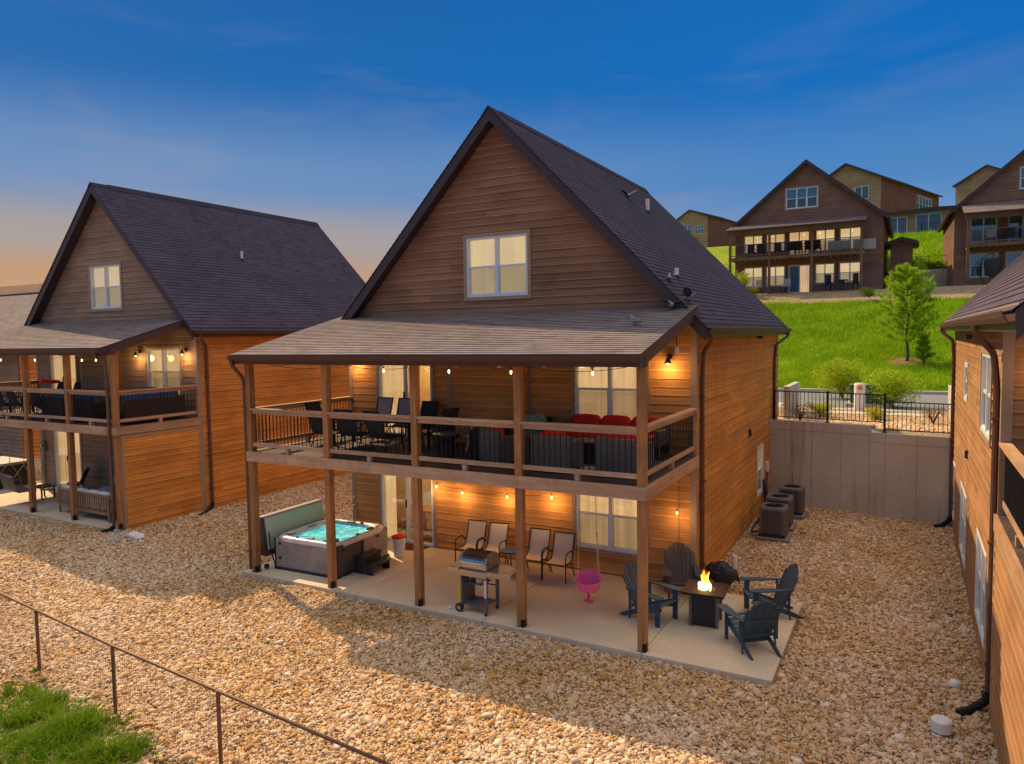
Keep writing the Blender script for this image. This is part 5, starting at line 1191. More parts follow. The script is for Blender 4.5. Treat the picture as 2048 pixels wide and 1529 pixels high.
for i in (-1, 0, 1):
    b = MB(); pillow(b, i*.69, -.06, .38, .68, .64, .16); b.build('seat_cushion', M['red'], t, smooth=True)
    b = MB(); pillow(b, 0, 0, 0, .68, .17, .44); b.xf(T(i*.69, .20, .60) @ Matrix.Rotation(-.15, 4, 'X')); b.build('back_cushion', M['red'], t, smooth=True)
t = thing('coffee_table', 'dark wicker coffee table between the red cushioned armchairs', 'table', (7.6, 1.80, ZD)); piece(t, 'table_top', M['greymetal'], [(-.42, -.30, .42, .42, .30, .45)]); piece(t, 'base', M['wickerdark'], [(-.38, -.26, 0, .38, .26, .418)], .015)
b = MB(); b.box(6.7, .85, ZD+.001, 9.15, 2.45, ZD+.010); tag(b.build('rug', M['rug']), 'red and blue patterned outdoor rug on the upper deck', 'rug')
t = thing('gas_fire_table', 'dark round fire bowl table beside the right head of the dining table', 'table', (4.75, 1.0, ZD)); b = MB(); b.lathe((0, 0, 0), [(.0, 0), (.17, 0), (.14, .35), (.30, .48), (.30, .52), (0, .52)], 18); b.build('bowl', M['wickerdark'], t); b = MB(); b.lathe((0, 0, .522), [(0, 0), (.29, 0), (.29, .012), (0, .012)], 18); b.build('table_top', M['greymetal'], t)
# ------------------------------------------------------------------ left cabin: deck and patio furniture
ZL = .21+2.85
def lsofa(label, x, y, r, w, cush, wick, group=None, name='wicker_sofa'):
    t = thing(name, label, 'sofa' if w > 1 else 'armchair', (x, y, ZL), r, group); piece(t, 'base', M[wick], [(-w/2, -.38, .06, w/2, .36, .30)], .02); piece(t, 'backrest', M[wick], [(-w/2, .28, .04, w/2, .40, .72)], .03)
    for s in (-1, 1): piece(t, 'arm', M[wick], [(s*w/2, -.38, .04, s*(w/2-.1), .27, .58)], .025)
    n = max(1, round(w/.75)); cw = (w-.2)/n
    for i in range(n):
        xx = -w/2+.1+cw*(i+.5); b = MB(); pillow(b, xx, -.06, .38, cw*.98, .64, .16); b.build('seat_cushion', M[cush], t, smooth=True); b = MB(); pillow(b, 0, 0, 0, cw*.98, .17, .50); b.xf(T(xx, .18, .68) @ Matrix.Rotation(-.15, 4, 'X')); b.build('back_cushion', M[cush], t, smooth=True)
lsofa('brown wicker sofa with blue cushions against the right rail of the left deck', -6.55, 1.9, -PI/2, 1.9, 'blue', 'wickerbrown')
lsofa('wicker armchair with blue cushions behind the front rail of the left cabin deck', -8.2, 1.15, PI+.2, .85, 'blue', 'wickerdark', name='wicker_armchair')
lsofa('dark armchair with a blue seat under the upper window of the left cabin', -7.75, 2.6, .2, .85, 'blue', 'wickerdark', name='wicker_armchair')
lsofa('dark wicker loveseat with blue cushions left of the armchair on the left cabin deck', -9.55, 1.2, PI-.1, 1.3, 'blue', 'wickerdark')
t = thing('dining_table', 'dark patio dining table on the far end of the left cabin deck', 'table', (-12.2, 1.75, ZL)); piece(t, 'table_top', M['greymetal'], [(-1.1, -.45, .70, 1.1, .45, .73)])
for sx in (-1, 1):
    for sy in (-1, 1): piece(t, 'leg', M['black'], [(sx-.03, sy*.36-.03, 0, sx+.03, sy*.36+.03, .699)], 0)
dn = 'black dining chairs on the left cabin deck'
for i, (x, y, r, l) in enumerate(((-13.2, 1.0, PI, 'black dining chair at the front of the left cabin table, leftmost'), (-12.4, .98, PI, 'black dining chair at the front of the left cabin table, second from the left'), (-11.6, 1.0, PI, 'black dining chair at the front of the left cabin table, second from the right'), (-10.8, 1.15, PI+.3, 'black dining chair at the front right corner of the left cabin table'), (-12.8, 2.5, 0, 'black dining chair behind the left cabin table, left'), (-11.8, 2.5, 0, 'black dining chair behind the left cabin table, right'))): dup(dc, (x, y, ZL), r, l, dn)
b = MB(); pillow(b, -13.3, 2.75, ZL+1.0, 1.0, .3, .12); tag(b.build('beach_towel', M['red'], smooth=True), 'red towel draped over the side rail of the left cabin deck', 'towel')
ZP = .21
t = thing('slatted_sofa', 'pale wooden slatted sofa with white cushions on the left cabin patio', 'sofa', (-7.70, 1.05, ZP), PI)
w_ = 1.75
for sx in (-1, 1):
    for y in (-.34, .34): piece(t, 'leg', M['teak'], [(sx*w_/2-.03, y-.03, 0, sx*w_/2+.03, y+.03, .62 if y < 0 else .78)], .005)
    piece(t, 'arm', M['teak'], [(sx*w_/2-.04, -.40, .62, sx*w_/2+.04, .40, .65)], .005)
    for i in range(5): piece(t, 'arm_slat', M['teak'], [(sx*w_/2-.01, -.25+.12*i, .24, sx*w_/2+.01, -.21+.12*i, .62)], 0)
piece(t, 'seat_frame', M['teak'], [(-w_/2, -.36, .20, w_/2, -.32, .28), (-w_/2, .32, .20, w_/2, .36, .28), (-w_/2, -.32, .26, w_/2, .32, .28)], .004); piece(t, 'top_rail', M['teak'], [(-w_/2, .33, .74, w_/2, .37, .80)], .005)
for i in range(14): piece(t, 'back_slat', M['teak'], [(-w_/2+.10+i*.116, .335, .28, -w_/2+.14+i*.116, .36, .74)], 0)
for i in (-1, 0, 1):
    b = MB(); pillow(b, i*.55, -.03, .36, .56, .62, .16); b.build('seat_cushion', M['cream'], t, smooth=True); b = MB(); pillow(b, 0, 0, 0, .56, .18, .46); b.xf(T(i*.55, .22, .64) @ Matrix.Rotation(-.2, 4, 'X')); b.build('back_cushion', M['cream'], t, smooth=True)
t = thing('slatted_armchair', 'pale wooden slatted armchair with a white cushion beside the slatted sofa', 'armchair', (-9.15, 1.15, ZP), PI-.12); w_ = .8
for sx in (-1, 1):
    for y in (-.34, .34): piece(t, 'leg', M['teak'], [(sx*w_/2-.03, y-.03, 0, sx*w_/2+.03, y+.03, .62 if y < 0 else .78)], .005)
    piece(t, 'arm', M['teak'], [(sx*w_/2-.04, -.40, .62, sx*w_/2+.04, .40, .65)], .005)
piece(t, 'seat_frame', M['teak'], [(-w_/2, -.36, .20, w_/2, .36, .28)], .004); piece(t, 'top_rail', M['teak'], [(-w_/2, .33, .74, w_/2, .37, .80)], .005)
for i in range(6): piece(t, 'back_slat', M['teak'], [(-w_/2+.10+i*.115, .335, .28, -w_/2+.14+i*.115, .36, .74)], 0)
b = MB(); pillow(b, 0, -.03, .36, .66, .62, .16); b.build('seat_cushion', M['cream'], t, smooth=True); b = MB(); pillow(b, 0, 0, 0, .66, .18, .46); b.xf(T(0, .22, .64) @ Matrix.Rotation(-.2, 4, 'X')); b.build('back_cushion', M['cream'], t, smooth=True)
t = thing('rattan_chair', 'round backed rattan chair with a black cushion in front of the left cabin patio door', 'chair', (-11.6, 2.45, ZP), -.75)
b = MB(); b.tube([(.36*math.cos(a*PI/16), .30+.14*math.sin(a*PI/16), .60+.34*math.sin(a*PI/16)) for a in range(32)], .014, 6, closed=True); b.tube([(.33*math.cos(a*PI/16), .02+.30*math.sin(a*PI/16), .36) for a in range(32)], .014, 6, closed=True); b.build('hoop', M['teak'], t)
for i in range(9): a = -.9+i*.225; b = MB(); b.cyl((.30*math.sin(a), .28*math.cos(a), .36), (.34*math.sin(a), .30+.10*math.cos(a), .62+.22*math.cos(a)), .006, n=5); b.build('spindle', M['teak'], t)
for a in (.7, 2.4, 3.9, 5.5): b = MB(); b.cyl((.26*math.cos(a), .02+.24*math.sin(a), .36), (.30*math.cos(a), .02+.28*math.sin(a), 0), .013); b.build('leg', M['teak'], t)
b = MB(); pillow(b, 0, 0, .40, .54, .50, .10); b.build('seat_cushion', M['plasticblack'], t, smooth=True); b = MB(); pillow(b, 0, 0, 0, .48, .09, .5); b.xf(T(0, .33, .66) @ Matrix.Rotation(-.45, 4, 'X')); b.build('back_cushion', M['plasticblack'], t, smooth=True)
t = thing('side_table', 'dark low table beside the rattan chair on the left cabin patio', 'table', (-12.2, 1.75, ZP)); piece(t, 'table_top', M['plasticblack'], [(-.35, -.25, .38, .35, .25, .41)])
for sx in (-1, 1):
    for sy in (-1, 1): piece(t, 'leg', M['plasticblack'], [(sx*.3-.02, sy*.2-.02, 0, sx*.3+.02, sy*.2+.02, .379)], 0)
t = thing('wooden_armchair', 'wooden armchair with a pale cushion behind the slatted sofa on the left cabin patio', 'armchair', (-9.7, 2.5, ZP), -.9)
for sx in (-1, 1):
    piece(t, 'arm', M['teak'], [(sx*.32-.03, -.35, .55, sx*.32+.03, .35, .59)], .004)
    for y in (-.3, .3): piece(t, 'leg', M['teak'], [(sx*.32-.025, y-.025, 0, sx*.32+.025, y+.025, .55)], 0)
piece(t, 'seat_frame', M['teak'], [(-.30, -.3, .28, .30, .3, .33)]); b = MB(); pillow(b, 0, 0, .40, .56, .56, .13); b.build('seat_cushion', M['cream'], t, smooth=True); b = MB(); pillow(b, 0, 0, 0, .54, .13, .6); b.xf(T(0, .28, .70) @ Matrix.Rotation(-.2, 4, 'X')); b.build('back_cushion', M['cream'], t, smooth=True)
t = thing('porch_swing', 'grey slatted porch swing hung on ropes from the left cabin deck', 'swing', (-12.0, .95, ZP), PI-.15)
for i in range(5): piece(t, 'seat_slat', M['greymetal'], [(-.6, -.25+.1*i, .45, .6, -.17+.1*i, .47)], 0)
for i in range(13): b = MB(); b.bar((-.56+.093*i, .26, .47), (-.56+.093*i, .38, .98), .05, .015); b.build('back_slat', M['greymetal'], t)
piece(t, 'top_rail', M['greymetal'], [(-.62, .35, .95, .62, .40, 1.02)], .004)
for s in (-1, 1):
    piece(t, 'arm', M['greymetal'], [(s*.6-.035, -.28, .68, s*.6+.035, .32, .71), (s*.6-.02, -.26, .42, s*.6+.02, -.22, .68)], .004)
    b = MB(); b.tube([(s*.62, .05, 2.6), (s*.62, .05, 1.35)], .010, 5); b.tube([(s*.62, .05, 1.35), (s*.62, -.24, .7)], .009, 5); b.tube([(s*.62, .05, 1.35), (s*.62, .34, .98)], .009, 5); b.build('rope', M['rope'], t)
t = thing('rope_swing', 'plain wooden seat swing on two ropes on the left cabin patio', 'swing', (-11.25, 1.4, ZP), .3); piece(t, 'seat', M['teak'], [(-.22, -.09, .42, .22, .09, .45)])
for s in (-1, 1): b = MB(); b.cyl((s*.19, 0, .44), (s*.19, 0, 2.6), .008, n=5); b.build('rope', M['rope'], t)
t = thing('hot_tub', 'covered dark hot tub at the left edge beyond the left cabin porch', 'hot tub', (-17.15, 1.0, ZP)); piece(t, 'cabinet', M['plasticblack'], [(.03, .03, 0, 1.97, 1.95, .80)], .02); piece(t, 'cover', mat_plain('grey spa cover', (.30, .27, .26), .6, .3), [(0, 0, .801, .98, 1.98, .90)], .02); piece(t, 'cover', mat_plain('grey spa cover half', (.30, .27, .26), .6, .3), [(1.0, 0, .801, 2.0, 1.98, .90)], .02)
t = thing('electric_meter', 'grey electric meter with conduit on the left cabin wall', 'meter', (-14.5, 3.12, ZP)); piece(t, 'housing', M['acgrey'], [(-.12, -.10, 1.25, .12, 0, 1.6)], .01); b = MB(); b.cyl((0, -.04, 0), (0, -.04, 1.25), .02); b.cyl((.03, -.04, 1.6), (.03, -.04, 2.5), .02); b.build('conduit', M['greymetal'], t); b = MB(); b.lathe((0, 0, 0), [(0, 0), (.075, 0), (.075, .05), (0, .06)], 16); b.xf(T(0, -.10, 1.46) @ Matrix.Rotation(PI/2, 4, 'X')); b.build('dial', M['glass'], t)

# ------------------------------------------------------------------ seen through the glass doors of the middle cabin
t = thing('wooden_bench', 'pale wooden bench seen through the lower sliding door', 'bench', (1.55, 4.05, .006)); piece(t, 'seat', M['teak'], [(-.35, -.16, .42, .35, .16, .47)], .005)
for sx in (-1, 1): piece(t, 'leg', M['teak'], [(sx*.28-.03, -.14, 0, sx*.28+.03, .14, .42)], .004)
t = thing('wooden_table', 'pale wooden table seen through the lower sliding door behind the bench', 'table', (2.35, 4.35, .006)); piece(t, 'table_top', M['teak'], [(-.6, -.35, .70, .6, .35, .75)], .005)
for sx in (-1, 1):
    for sy in (-1, 1): piece(t, 'leg', M['teak'], [(sx*.5-.035, sy*.28-.035, 0, sx*.5+.035, sy*.28+.035, .70)], .004)
t = thing('table_lamp', 'small lit table lamp on a stand seen through the upper sliding door', 'lamp', (2.35, 4.2, 2.866)); piece(t, 'stand', M['teak'], [(-.22, -.18, .0, .22, .18, .62)], .006)
b = MB(); b.lathe((0, 0, .62), [(0, 0), (.07, 0), (.03, .05), (.02, .22), (0, .22)], 12); b.build('lamp_base', M['cream'], t); b = MB(); b.lathe((0, 0, .82), [(.14, 0), (.09, .20)], 16); b.build('lamp_shade', mat_emit('lit lamp shade', (1, .75, .42), 1.6), t)
t = thing('wall_picture', 'framed pale green picture on the wall seen through the lower sliding door', 'picture', (2.1, 4.92, 1.5)); piece(t, 'frame', M['teak'], [(-.35, -.03, -.25, .35, 0, .25)], .004); piece(t, 'print', M['teal'], [(-.30, -.036, -.20, .30, -.031, .20)], 0)
# ------------------------------------------------------------------ roof details and birds
def roof_pt(x, y, W=9.39, zr=10.70, ze=5.54, ox=.309):
    p = (zr-ze)/(W/2+ox); return ze+(W+ox-x)*p if x > W/2 else ze+(x+ox)*p
def roof_vent(label, x, y, z, h, r, mat='pvc'):
    t = thing('roof_vent', label, 'roof vent', (x, y, z)); b = MB(); b.cyl((0, 0, -.15), (0, 0, h), r, n=14); b.build('pipe', M[mat], t); b = MB(); b.cyl((0, 0, -.12), (0, 0, .07), r*1.7, r*1.2, 14); b.build('flashing', M['plasticblack'], t)
roof_vent('white vent pipe high on the right roof slope of the middle cabin', 6.25, 9.9, roof_pt(6.25, 9.9), .42, .055)
t = thing('roof_vent', 'short white cone vent low on the right roof slope near the gable edge', 'roof vent', (8.55, 4.9, roof_pt(8.55, 4.9)))
b = MB(); b.cyl((0, 0, -.05), (.03, 0, .20), .07, .045, 14); b.build('cone', M['pvc'], t); b = MB(); b.cyl((0, 0, -.08), (0, 0, .03), .10, .08, 14); b.build('flashing', M['plasticblack'], t)
roof_vent('pale vent pipe on the roof of the left cabin', -8.1, 6.9, .21+roof_pt(-8.1+14.77, 0, 8.85, 10.43, 5.54), .34, .045)
M['pigeon'] = mat_plain('grey pigeon feathers', (.20, .22, .26), .8, .2, var=.5, scale=22); M['pigeondark'] = mat_plain('dark wing feathers', (.05, .052, .065), .8, .2, var=.4, scale=22)
def pigeon(label, loc, rz, wings=0.0, pitch=0):
    t = thing('pigeon', label, 'bird', loc, rz, 'pigeons on the roof of the middle cabin'); k = .98
    ring = [(-.17, .005, .06, .02), (-.13, .012, .065, .03), (-.08, .035, .07, .05), (-.02, .052, .08, .062), (.04, .052, .09, .062), (.08, .035, .12, .042), (.10, .024, .155, .028), (.12, .026, .18, .028), (.14, .018, .185, .018), (.155, .004, .18, .005)]
    b = MB(); n = len(ring)-1
    b.grid(lambda u, v: (k*ring[round(v*n)][0], k*ring[round(v*n)][1]*math.cos(u*2*PI), k*(ring[round(v*n)][2]+ring[round(v*n)][3]*math.sin(u*2*PI))), 14, n); b.build('body', M['pigeon'], t, smooth=True)
    b = MB(); b.cyl((k*.15, 0, k*.18), (k*.18, 0, k*.172), .007, .002, 6); b.build('beak', M['plasticblack'], t)
    b = MB(); b.add([(-.13*k, -.02, .07), (-.13*k, .02, .07), (-.24*k, .045, .055), (-.24*k, -.045, .055)], [(0, 1, 2, 3)]); b.build('tail', M['pigeondark'], t, solid=.008)
    for s in (-1, 1):
        b = MB()
        if wings: b.add([(.05*k, s*.04, .11), (-.06*k, s*.04, .11), (-.12*k, s*.16, .11+.12*wings), (-.10*k, s*.28, .11+.26*wings), (.02*k, s*.22, .11+.24*wings), (.07*k, s*.12, .11+.12*wings)], [(0, 1, 2, 5), (5, 2, 3, 4)])
        else: b.add([(.05*k, s*.052, .10), (-.03*k, s*.062, .06), (-.12*k, s*.04, .05), (-.19*k, s*.02, .065), (-.10*k, s*.045, .105), (-.02*k, s*.056, .125)], [(0, 1, 4, 5), (1, 2, 3, 4)])
        b.build('wing', M['pigeondark'] if wings else M['pigeon'], t, solid=.008)
        b = MB(); b.cyl((.01, s*.02, .04), (.015, s*.022, 0), .005, n=5); b.cyl((.0, s*.022, .004), (.05, s*.022, .004), .005, n=5); b.build('foot', M['plasticblack'], t)
def porch_pt(y): return 5.09+.25*(y+.28)
pigeon('grey pigeon standing alone on the shingles of the porch roof', (8.68, 1.7, porch_pt(1.7)+.012), 2.6)
pigeon('pigeon perched with raised tail at the top right corner of the porch roof', (9.0, 3.0, porch_pt(3.0)+.02), 2.2, .35)
pigeon('dark pigeon flapping on the roof edge above the porch corner', (9.2, 3.6, roof_pt(9.2, 3.6)+.02), .3, .75)
pigeon('pigeon on the shingles behind the rake, uphill of the flapping one', (8.75, 3.75, roof_pt(8.75, 3.75)+.015), 1.9)
pigeon('small dark bird on the roof slope left of the tall vent pipe', (5.95, 9.0, roof_pt(5.95, 9.0)+.02), 2.4, .5)
# ------------------------------------------------------------------ chain link fence in the foreground
A_, B_ = Vector((-1.94, -4.87)), Vector((8.4, -5.9)); fd = (B_-A_).normalized()
t = thing('chain_link_fence', 'low rusty wire fence with a single top rail running across the lower left foreground', 'fence', (0, 0, 0))
M['rust'] = mat_plain('rusty brown steel', (.16, .085, .05), .6, .4, .3, var=.35, scale=12)
P_ = [(-9.53, -4.0), (-7.0, -4.3), (-4.47, -4.6), (-1.94, -4.87), (.59, -5.14), (3.12, -5.41), (5.67, -5.62), (8.60, -5.86)]
for (x, y) in P_:
    b = MB(); z0 = yard_z(x, y)-.05; b.cyl((x, y, z0), (x, y, .95), .026, n=10); b.lathe((x, y, .95), [(.03, 0), (.03, .02), (0, .035)], 10); b.build('post', M['rust'], t, smooth=False)
b = MB(); b.tube([(x, y-.0, .965) for x, y in P_], .021, 10); b.build('top_rail', M['rust'], t, smooth=True)
b = MB()
for (x0, y0), (x1, y1) in zip(P_[2:], P_[3:]):
    n = 42
    for i in range(n):
        for s in (0, 1):
            # zig zag wire
            q = []
            for j in range(17):
                u = (i+.5*((j+s) % 2))/n; q.append((x0+(x1-x0)*u, y0+(y1-y0)*u, -.02+.96*j/16))
            if s == 0: b.tube(q, .0011, 3, cap=False)
            else: b.tube([(a+(x1-x0)/n*.5*0, c, z) for a, c, z in q], .0011, 3, cap=False)
o = b.build('wire_mesh', M['greymetal'], t); o['kind'] = 'stuff'
# ------------------------------------------------------------------ grass and leaves
def mat_blade(name, ca, cb, cc):
    t = NT(name); n = t.noise(t.pos(), .45, 5, .65); n2 = t.noise(t.pos(), 9, 3, .6); c = t.mix(t.ramp(n, [(.3, 0.0), (.7, 1.0)]), ca, cb); c = t.mix(t.ramp(n2, [(.5, 0.0), (.8, .6)]), c, cc); n3 = t.noise(t.pos((1, 1, 1), (5, 9, 1)), .16, 6, .75); c = t.mix(t.ramp(n3, [(.5, 0.0), (.68, .55)]), c, tuple(q*k for q, k in zip(ca, (1.9, .95, 1.5)))); c = t.mix(t.ramp(n3, [(.3, .5), (.46, 0.0)]), c, tuple(q*.55 for q in ca))
    t.set(t.b.inputs['Base Color'], c); t.b.inputs['Roughness'].default_value = .6; t.b.inputs['Specular IOR Level'].default_value = .2
    tl = t.N.new('ShaderNodeBsdfTranslucent'); t.L.new(c, tl.inputs[0]); mx = t.N.new('ShaderNodeMixShader'); mx.inputs[0].default_value = .4; t.L.new(t.b.outputs[0], mx.inputs[1]); t.L.new(tl.outputs[0], mx.inputs[2]); t.L.new(mx.outputs[0], t.out.inputs[0]); return t.m
M['blade'] = mat_blade('meadow grass blades', (.17, .40, .006), (.34, .52, .012), (.48, .50, .04))
M['bladenear'] = mat_blade('clump grass blades', (.07, .17, .006), (.22, .36, .012), (.035, .07, .008))
M['leafA'] = mat_blade('yellow green leaves', (.28, .44, .012), (.44, .56, .02), (.16, .28, .01)); M['leafY'] = mat_blade('lime leaves', (.40, .46, .02), (.55, .52, .03), (.25, .32, .015))
M['leafR'] = mat_blade('bronze leaves', (.25, .10, .02), (.40, .20, .03), (.20, .16, .03)); M['needle'] = mat_blade('pine needles', (.24, .46, .015), (.44, .62, .02), (.12, .25, .01)); M['leafD'] = mat_blade('dark green leaves', (.06, .13, .01), (.14, .24, .012), (.04, .08, .01))
M['bark'] = mat_plain('tree bark', (.14, .095, .075), .9, .1, var=.35, scale=8)
def tri_mesh(name, V, mat, parent=None, quads=False):
    V = np.asarray(V, dtype=np.float32); k = 4 if quads else 3; n = V.shape[0]//k
    me = bpy.data.meshes.new(name); me.vertices.add(n*k); me.vertices.foreach_set('co', V.ravel()); me.loops.add(n*k); me.loops.foreach_set('vertex_index', np.arange(n*k, dtype=np.int32)); me.polygons.add(n)
    me.polygons.foreach_set('loop_start', np.arange(0, n*k, k, dtype=np.int32)); me.polygons.foreach_set('loop_total', np.full(n, k, dtype=np.int32)); me.update(calc_edges=True); me.materials.append(mat)
    o = bpy.data.objects.new(name, me); COL.objects.link(o)
    if parent: o.parent = parent
    return o
def blades(name, x, y, z, h, w, mat, seed, lean=.35, curved=False, LAv=None):
    rg = np.random.default_rng(seed); n = len(x); a = rg.uniform(0, 2*np.pi, n); la = rg.uniform(0, 2*np.pi, n) if LAv is None else LAv; ln = rg.uniform(.05, lean, n)*h
    p = np.stack([x, y, z], 1); s = np.stack([np.cos(a), np.sin(a), 0*a], 1)*w[:, None]/2; L = np.stack([np.cos(la)*ln, np.sin(la)*ln, h], 1)
    if not curved: V = np.stack([p-s, p+s, p+L], 1).reshape(-1, 3); return tri_mesh(name, V, mat)
    m = p+L*np.array([.35, .35, .6]); tp = p+L*np.array([1.3, 1.3, .95]); V = np.stack([p-s, p+s, m+s*.75, p-s, m+s*.75, m-s*.75, m-s*.75, m+s*.75, tp], 1).reshape(-1, 3); return tri_mesh(name, V, mat)
def hill_grass():
    rg = np.random.default_rng(5)
    def gen(n, x0, x1, y0, y1, hm, nm, sd):
        x = rg.uniform(x0, x1, n); y = rg.uniform(y0, y1, n); x, y = x.copy(), y.copy()
        z = np.array([up_z(a, b) for a, b in zip(x, y)]); k = in_view(x, y, z, .03); x, y, z = x[k], y[k], z[k]
        cl = np.array([noise.noise(Vector((a*.5, b*.5, 4))) for a, b in zip(x, y)])
        h = hm*np.exp(rg.normal(0, .35, len(x)))*(1+.9*cl); w = np.clip((np.hypot(x-CAM.x, y-CAM.y))*.0011, .015, .09)*rg.uniform(.6, 1.3, len(x))
        o = blades(nm, x, y, z-.02, h, w, M['blade'], sd); tag(o, 'bright green meadow grass growing on the hillside', 'grass', kind='stuff'); print(nm, len(x))
    gen(150000, 2, 22, 26.7, 42.9, .17, 'hill_grass', 1)
    gen(70000, 4, 40, 56.8, 80, .22, 'upper_hill_grass', 2)
    bpy.data.objects['upper_hill_grass']['label'] = 'grass slope between the far houses above the grey wall'
hill_grass()
def near_grass():
    rg = np.random.default_rng(15); X = []; Y = []; H = []; W_ = []; LA = []
    def ground(u, v):
        d = fw*FPX+r2*(u-1024)-u2*(v-764.5); t = (-.12-CAM.z)/d.z; p = CAM+d*t; return p.x, p.y
    for (u, v, n, r, h) in ((25, 1405, 1500, .38, .30), (85, 1430, 1900, .28, .38), (150, 1475, 3200, .34, .46), (165, 1535, 2600, .45, .36), (235, 1520, 1800, .26, .38), (20, 1470, 2200, .45, .3), (60, 1515, 2600, .5, .32), (63, 1345, 160, .13, .16), (252, 1450, 260, .14, .2), (180, 1405, 200, .2, .15), (110, 1500, 2200, .45, .34), (300, 1482, 90, .1, .14), (-40, 1440, 600, .5, .3), (250, 1540, 700, .3, .26), (335, 1528, 60, .08, .12), (275, 1500, 120, .2, .14), (45, 1380, 300, .3, .2)):
        x, y = ground(u, v); k = max(3, n//45); n = int(n*.62); ta = rg.normal(0, r*.8, k); tb = rg.normal(0, r*.8, k); idx = rg.integers(0, k, n); th = h*rg.uniform(.5, 1.15, k)*np.exp(-(ta*ta+tb*tb)/(2.2*r*r)); rr_a = rg.uniform(0, 2*np.pi, n); rr_r = np.abs(rg.normal(0, .028, n))
        X.append(x+ta[idx]+rr_r*np.cos(rr_a)); Y.append(y+tb[idx]+rr_r*np.sin(rr_a)); H.append(th[idx]*rg.uniform(.55, 1.2, n)); W_.append(rg.uniform(.007, .015, n)); LA.append(rr_a+rg.normal(0, .4, n))
    n = 12000; x, y = rg.uniform(-7, 3, n), rg.uniform(-9, -5.5, n); k = (np.array([noise.noise(Vector((a*.9, b*.9, 2))) for a, b in zip(x, y)]) > .16) & (y < -5.95-.06*x-.25*0); X.append(x[k]); Y.append(y[k]); H.append(rg.uniform(.05, .16, k.sum())); W_.append(rg.uniform(.006, .012, k.sum())); LA.append(rg.uniform(0, 6.28, k.sum()))
    for (u, v) in ((450, 1246), (468, 1250), (472, 1302), (533, 1290), (840, 1490), (940, 1348)):
        x, y = ground(u, v); n = 26; X.append(x+rg.normal(0, .03, n)); Y.append(y+rg.normal(0, .03, n)); H.append(rg.uniform(.03, .09, n)); W_.append(rg.uniform(.006, .01, n)); LA.append(rg.uniform(0, 6.28, n))
    x, y, h, w, la = map(np.concatenate, (X, Y, H, W_, LA)); z = np.array([yard_z(a, b) for a, b in zip(x, y)])
    o = blades('grass_clumps', x, y, z, h, w, M['bladenear'], 3, .95, True, la); tag(o, 'long green grass clumps in the lower left corner below the wire fence', 'grass', kind='stuff')
near_grass()
def leaf_cloud(rg, cen, rad, n, size, up=.3, shell=.55):
    d = rg.normal(size=(n, 3)); d /= np.linalg.norm(d, axis=1)[:, None]; r = rg.uniform(shell, 1, n)**.7; p = np.asarray(cen)+d*r[:, None]*np.asarray(rad)
    a = rg.normal(size=(n, 3)); a /= np.linalg.norm(a, axis=1)[:, None]; b = np.cross(a, rg.normal(size=(n, 3))); b /= np.linalg.norm(b, axis=1)[:, None]; s = size*rg.uniform(.6, 1.3, n)[:, None]
    return np.stack([p-a*s*.5, p+b*s*.28, p+a*s*.5, p-b*s*.28], 1).reshape(-1, 3)
def shrub(label, x, y, z, w, h, leaf, n=1400, size=.06, seed=0, twigs=14, sparse=False, group=None):
    rg = np.random.default_rng(seed+100); t = thing('shrub', label, 'shrub', (x, y, z), 0, group); V = []; b = MB()
    for i in range(twigs):
        a = rg.uniform(0, 2*np.pi); r = w/2*rg.uniform(.2, .85); tip = np.array([r*math.cos(a), r*math.sin(a), h*rg.uniform(.55, 1.0)]); b.tube(bez([(0, 0, 0), tuple(tip*np.array([.35, .35, .5])), tuple(tip)], 4), [.018]+[.012]*3+[.008]*3+[.004]*2, 5)
        V.append(leaf_cloud(rg, tip*np.array([.95, .95, .88]), (w*.20, w*.20, h*.20), n//twigs, size)); 
        if not sparse: V.append(leaf_cloud(rg, tip*np.array([.7, .7, .45]), (w*.2, w*.2, h*.22), n//twigs//2, size))
    b.build('stem', M['bark'], t); o = tri_mesh('foliage', np.concatenate(V), M[leaf], t, quads=True); return t
shrub('large yellow green shrub left of the green utility cabinet', 10.75, 23.0, 2.45, 2.3, 1.75, 'leafA', 3600, .085, 1, 26)
shrub('wide yellow green shrub right of the green utility cabinet', 12.75, 19.4, 2.45, 2.2, 1.5, 'leafA', 3600, .08, 2, 26)
shrub('small rounded lime shrub on the terrace left of the fence post', 10.65, 15.3, 2.43, .95, .52, 'leafY', 1800, .045, 3, 16, group='low shrubs on the terrace')
shrub('small rounded lime shrub on the terrace in front of the white marker post', 12.35, 15.2, 2.41, .85, .48, 'leafY', 1600, .045, 4, 16, group='low shrubs on the terrace')
shrub('twiggy bronze shrub on the terrace next to the middle cabin', 10.15, 14.0, 2.43, .95, .62, 'leafR', 420, .045, 5, 18, True, group='low shrubs on the terrace')
shrub('twiggy bronze shrub on the terrace next to the right cabin', 14.0, 14.6, 2.41, .9, .6, 'leafR', 500, .045, 6, 18, True, group='low shrubs on the terrace')
shrub('dark green bush at the top of the grass slope below the large far house', 10.9, 42.9, up_z(10.9, 43.9), 1.3, .7, 'leafD', 900, .09, 7)
shrub('dark bush by the railing between the two large far houses', 15.2, 57.2, up_z(15.2, 57.2), 2.0, .9, 'leafD', 900, .11, 8); shrub('second dark bush by the railing between the two large far houses', 12.9, 57.0, up_z(12.9, 57), 1.6, 1.1, 'leafD', 900, .11, 18)
shrub('bright green shrub beside the left end of the large far house', -.6, 46.6, up_z(-.6, 46.6)-.2, 1.6, 2.6, 'leafA', 1500, .12, 9); shrub('bright green shrub in front of the leftmost lower window of the large far house', 1.9, 45.8, up_z(1.9, 45.8)-.2, 1.3, 2.3, 'leafA', 1300, .12, 10)
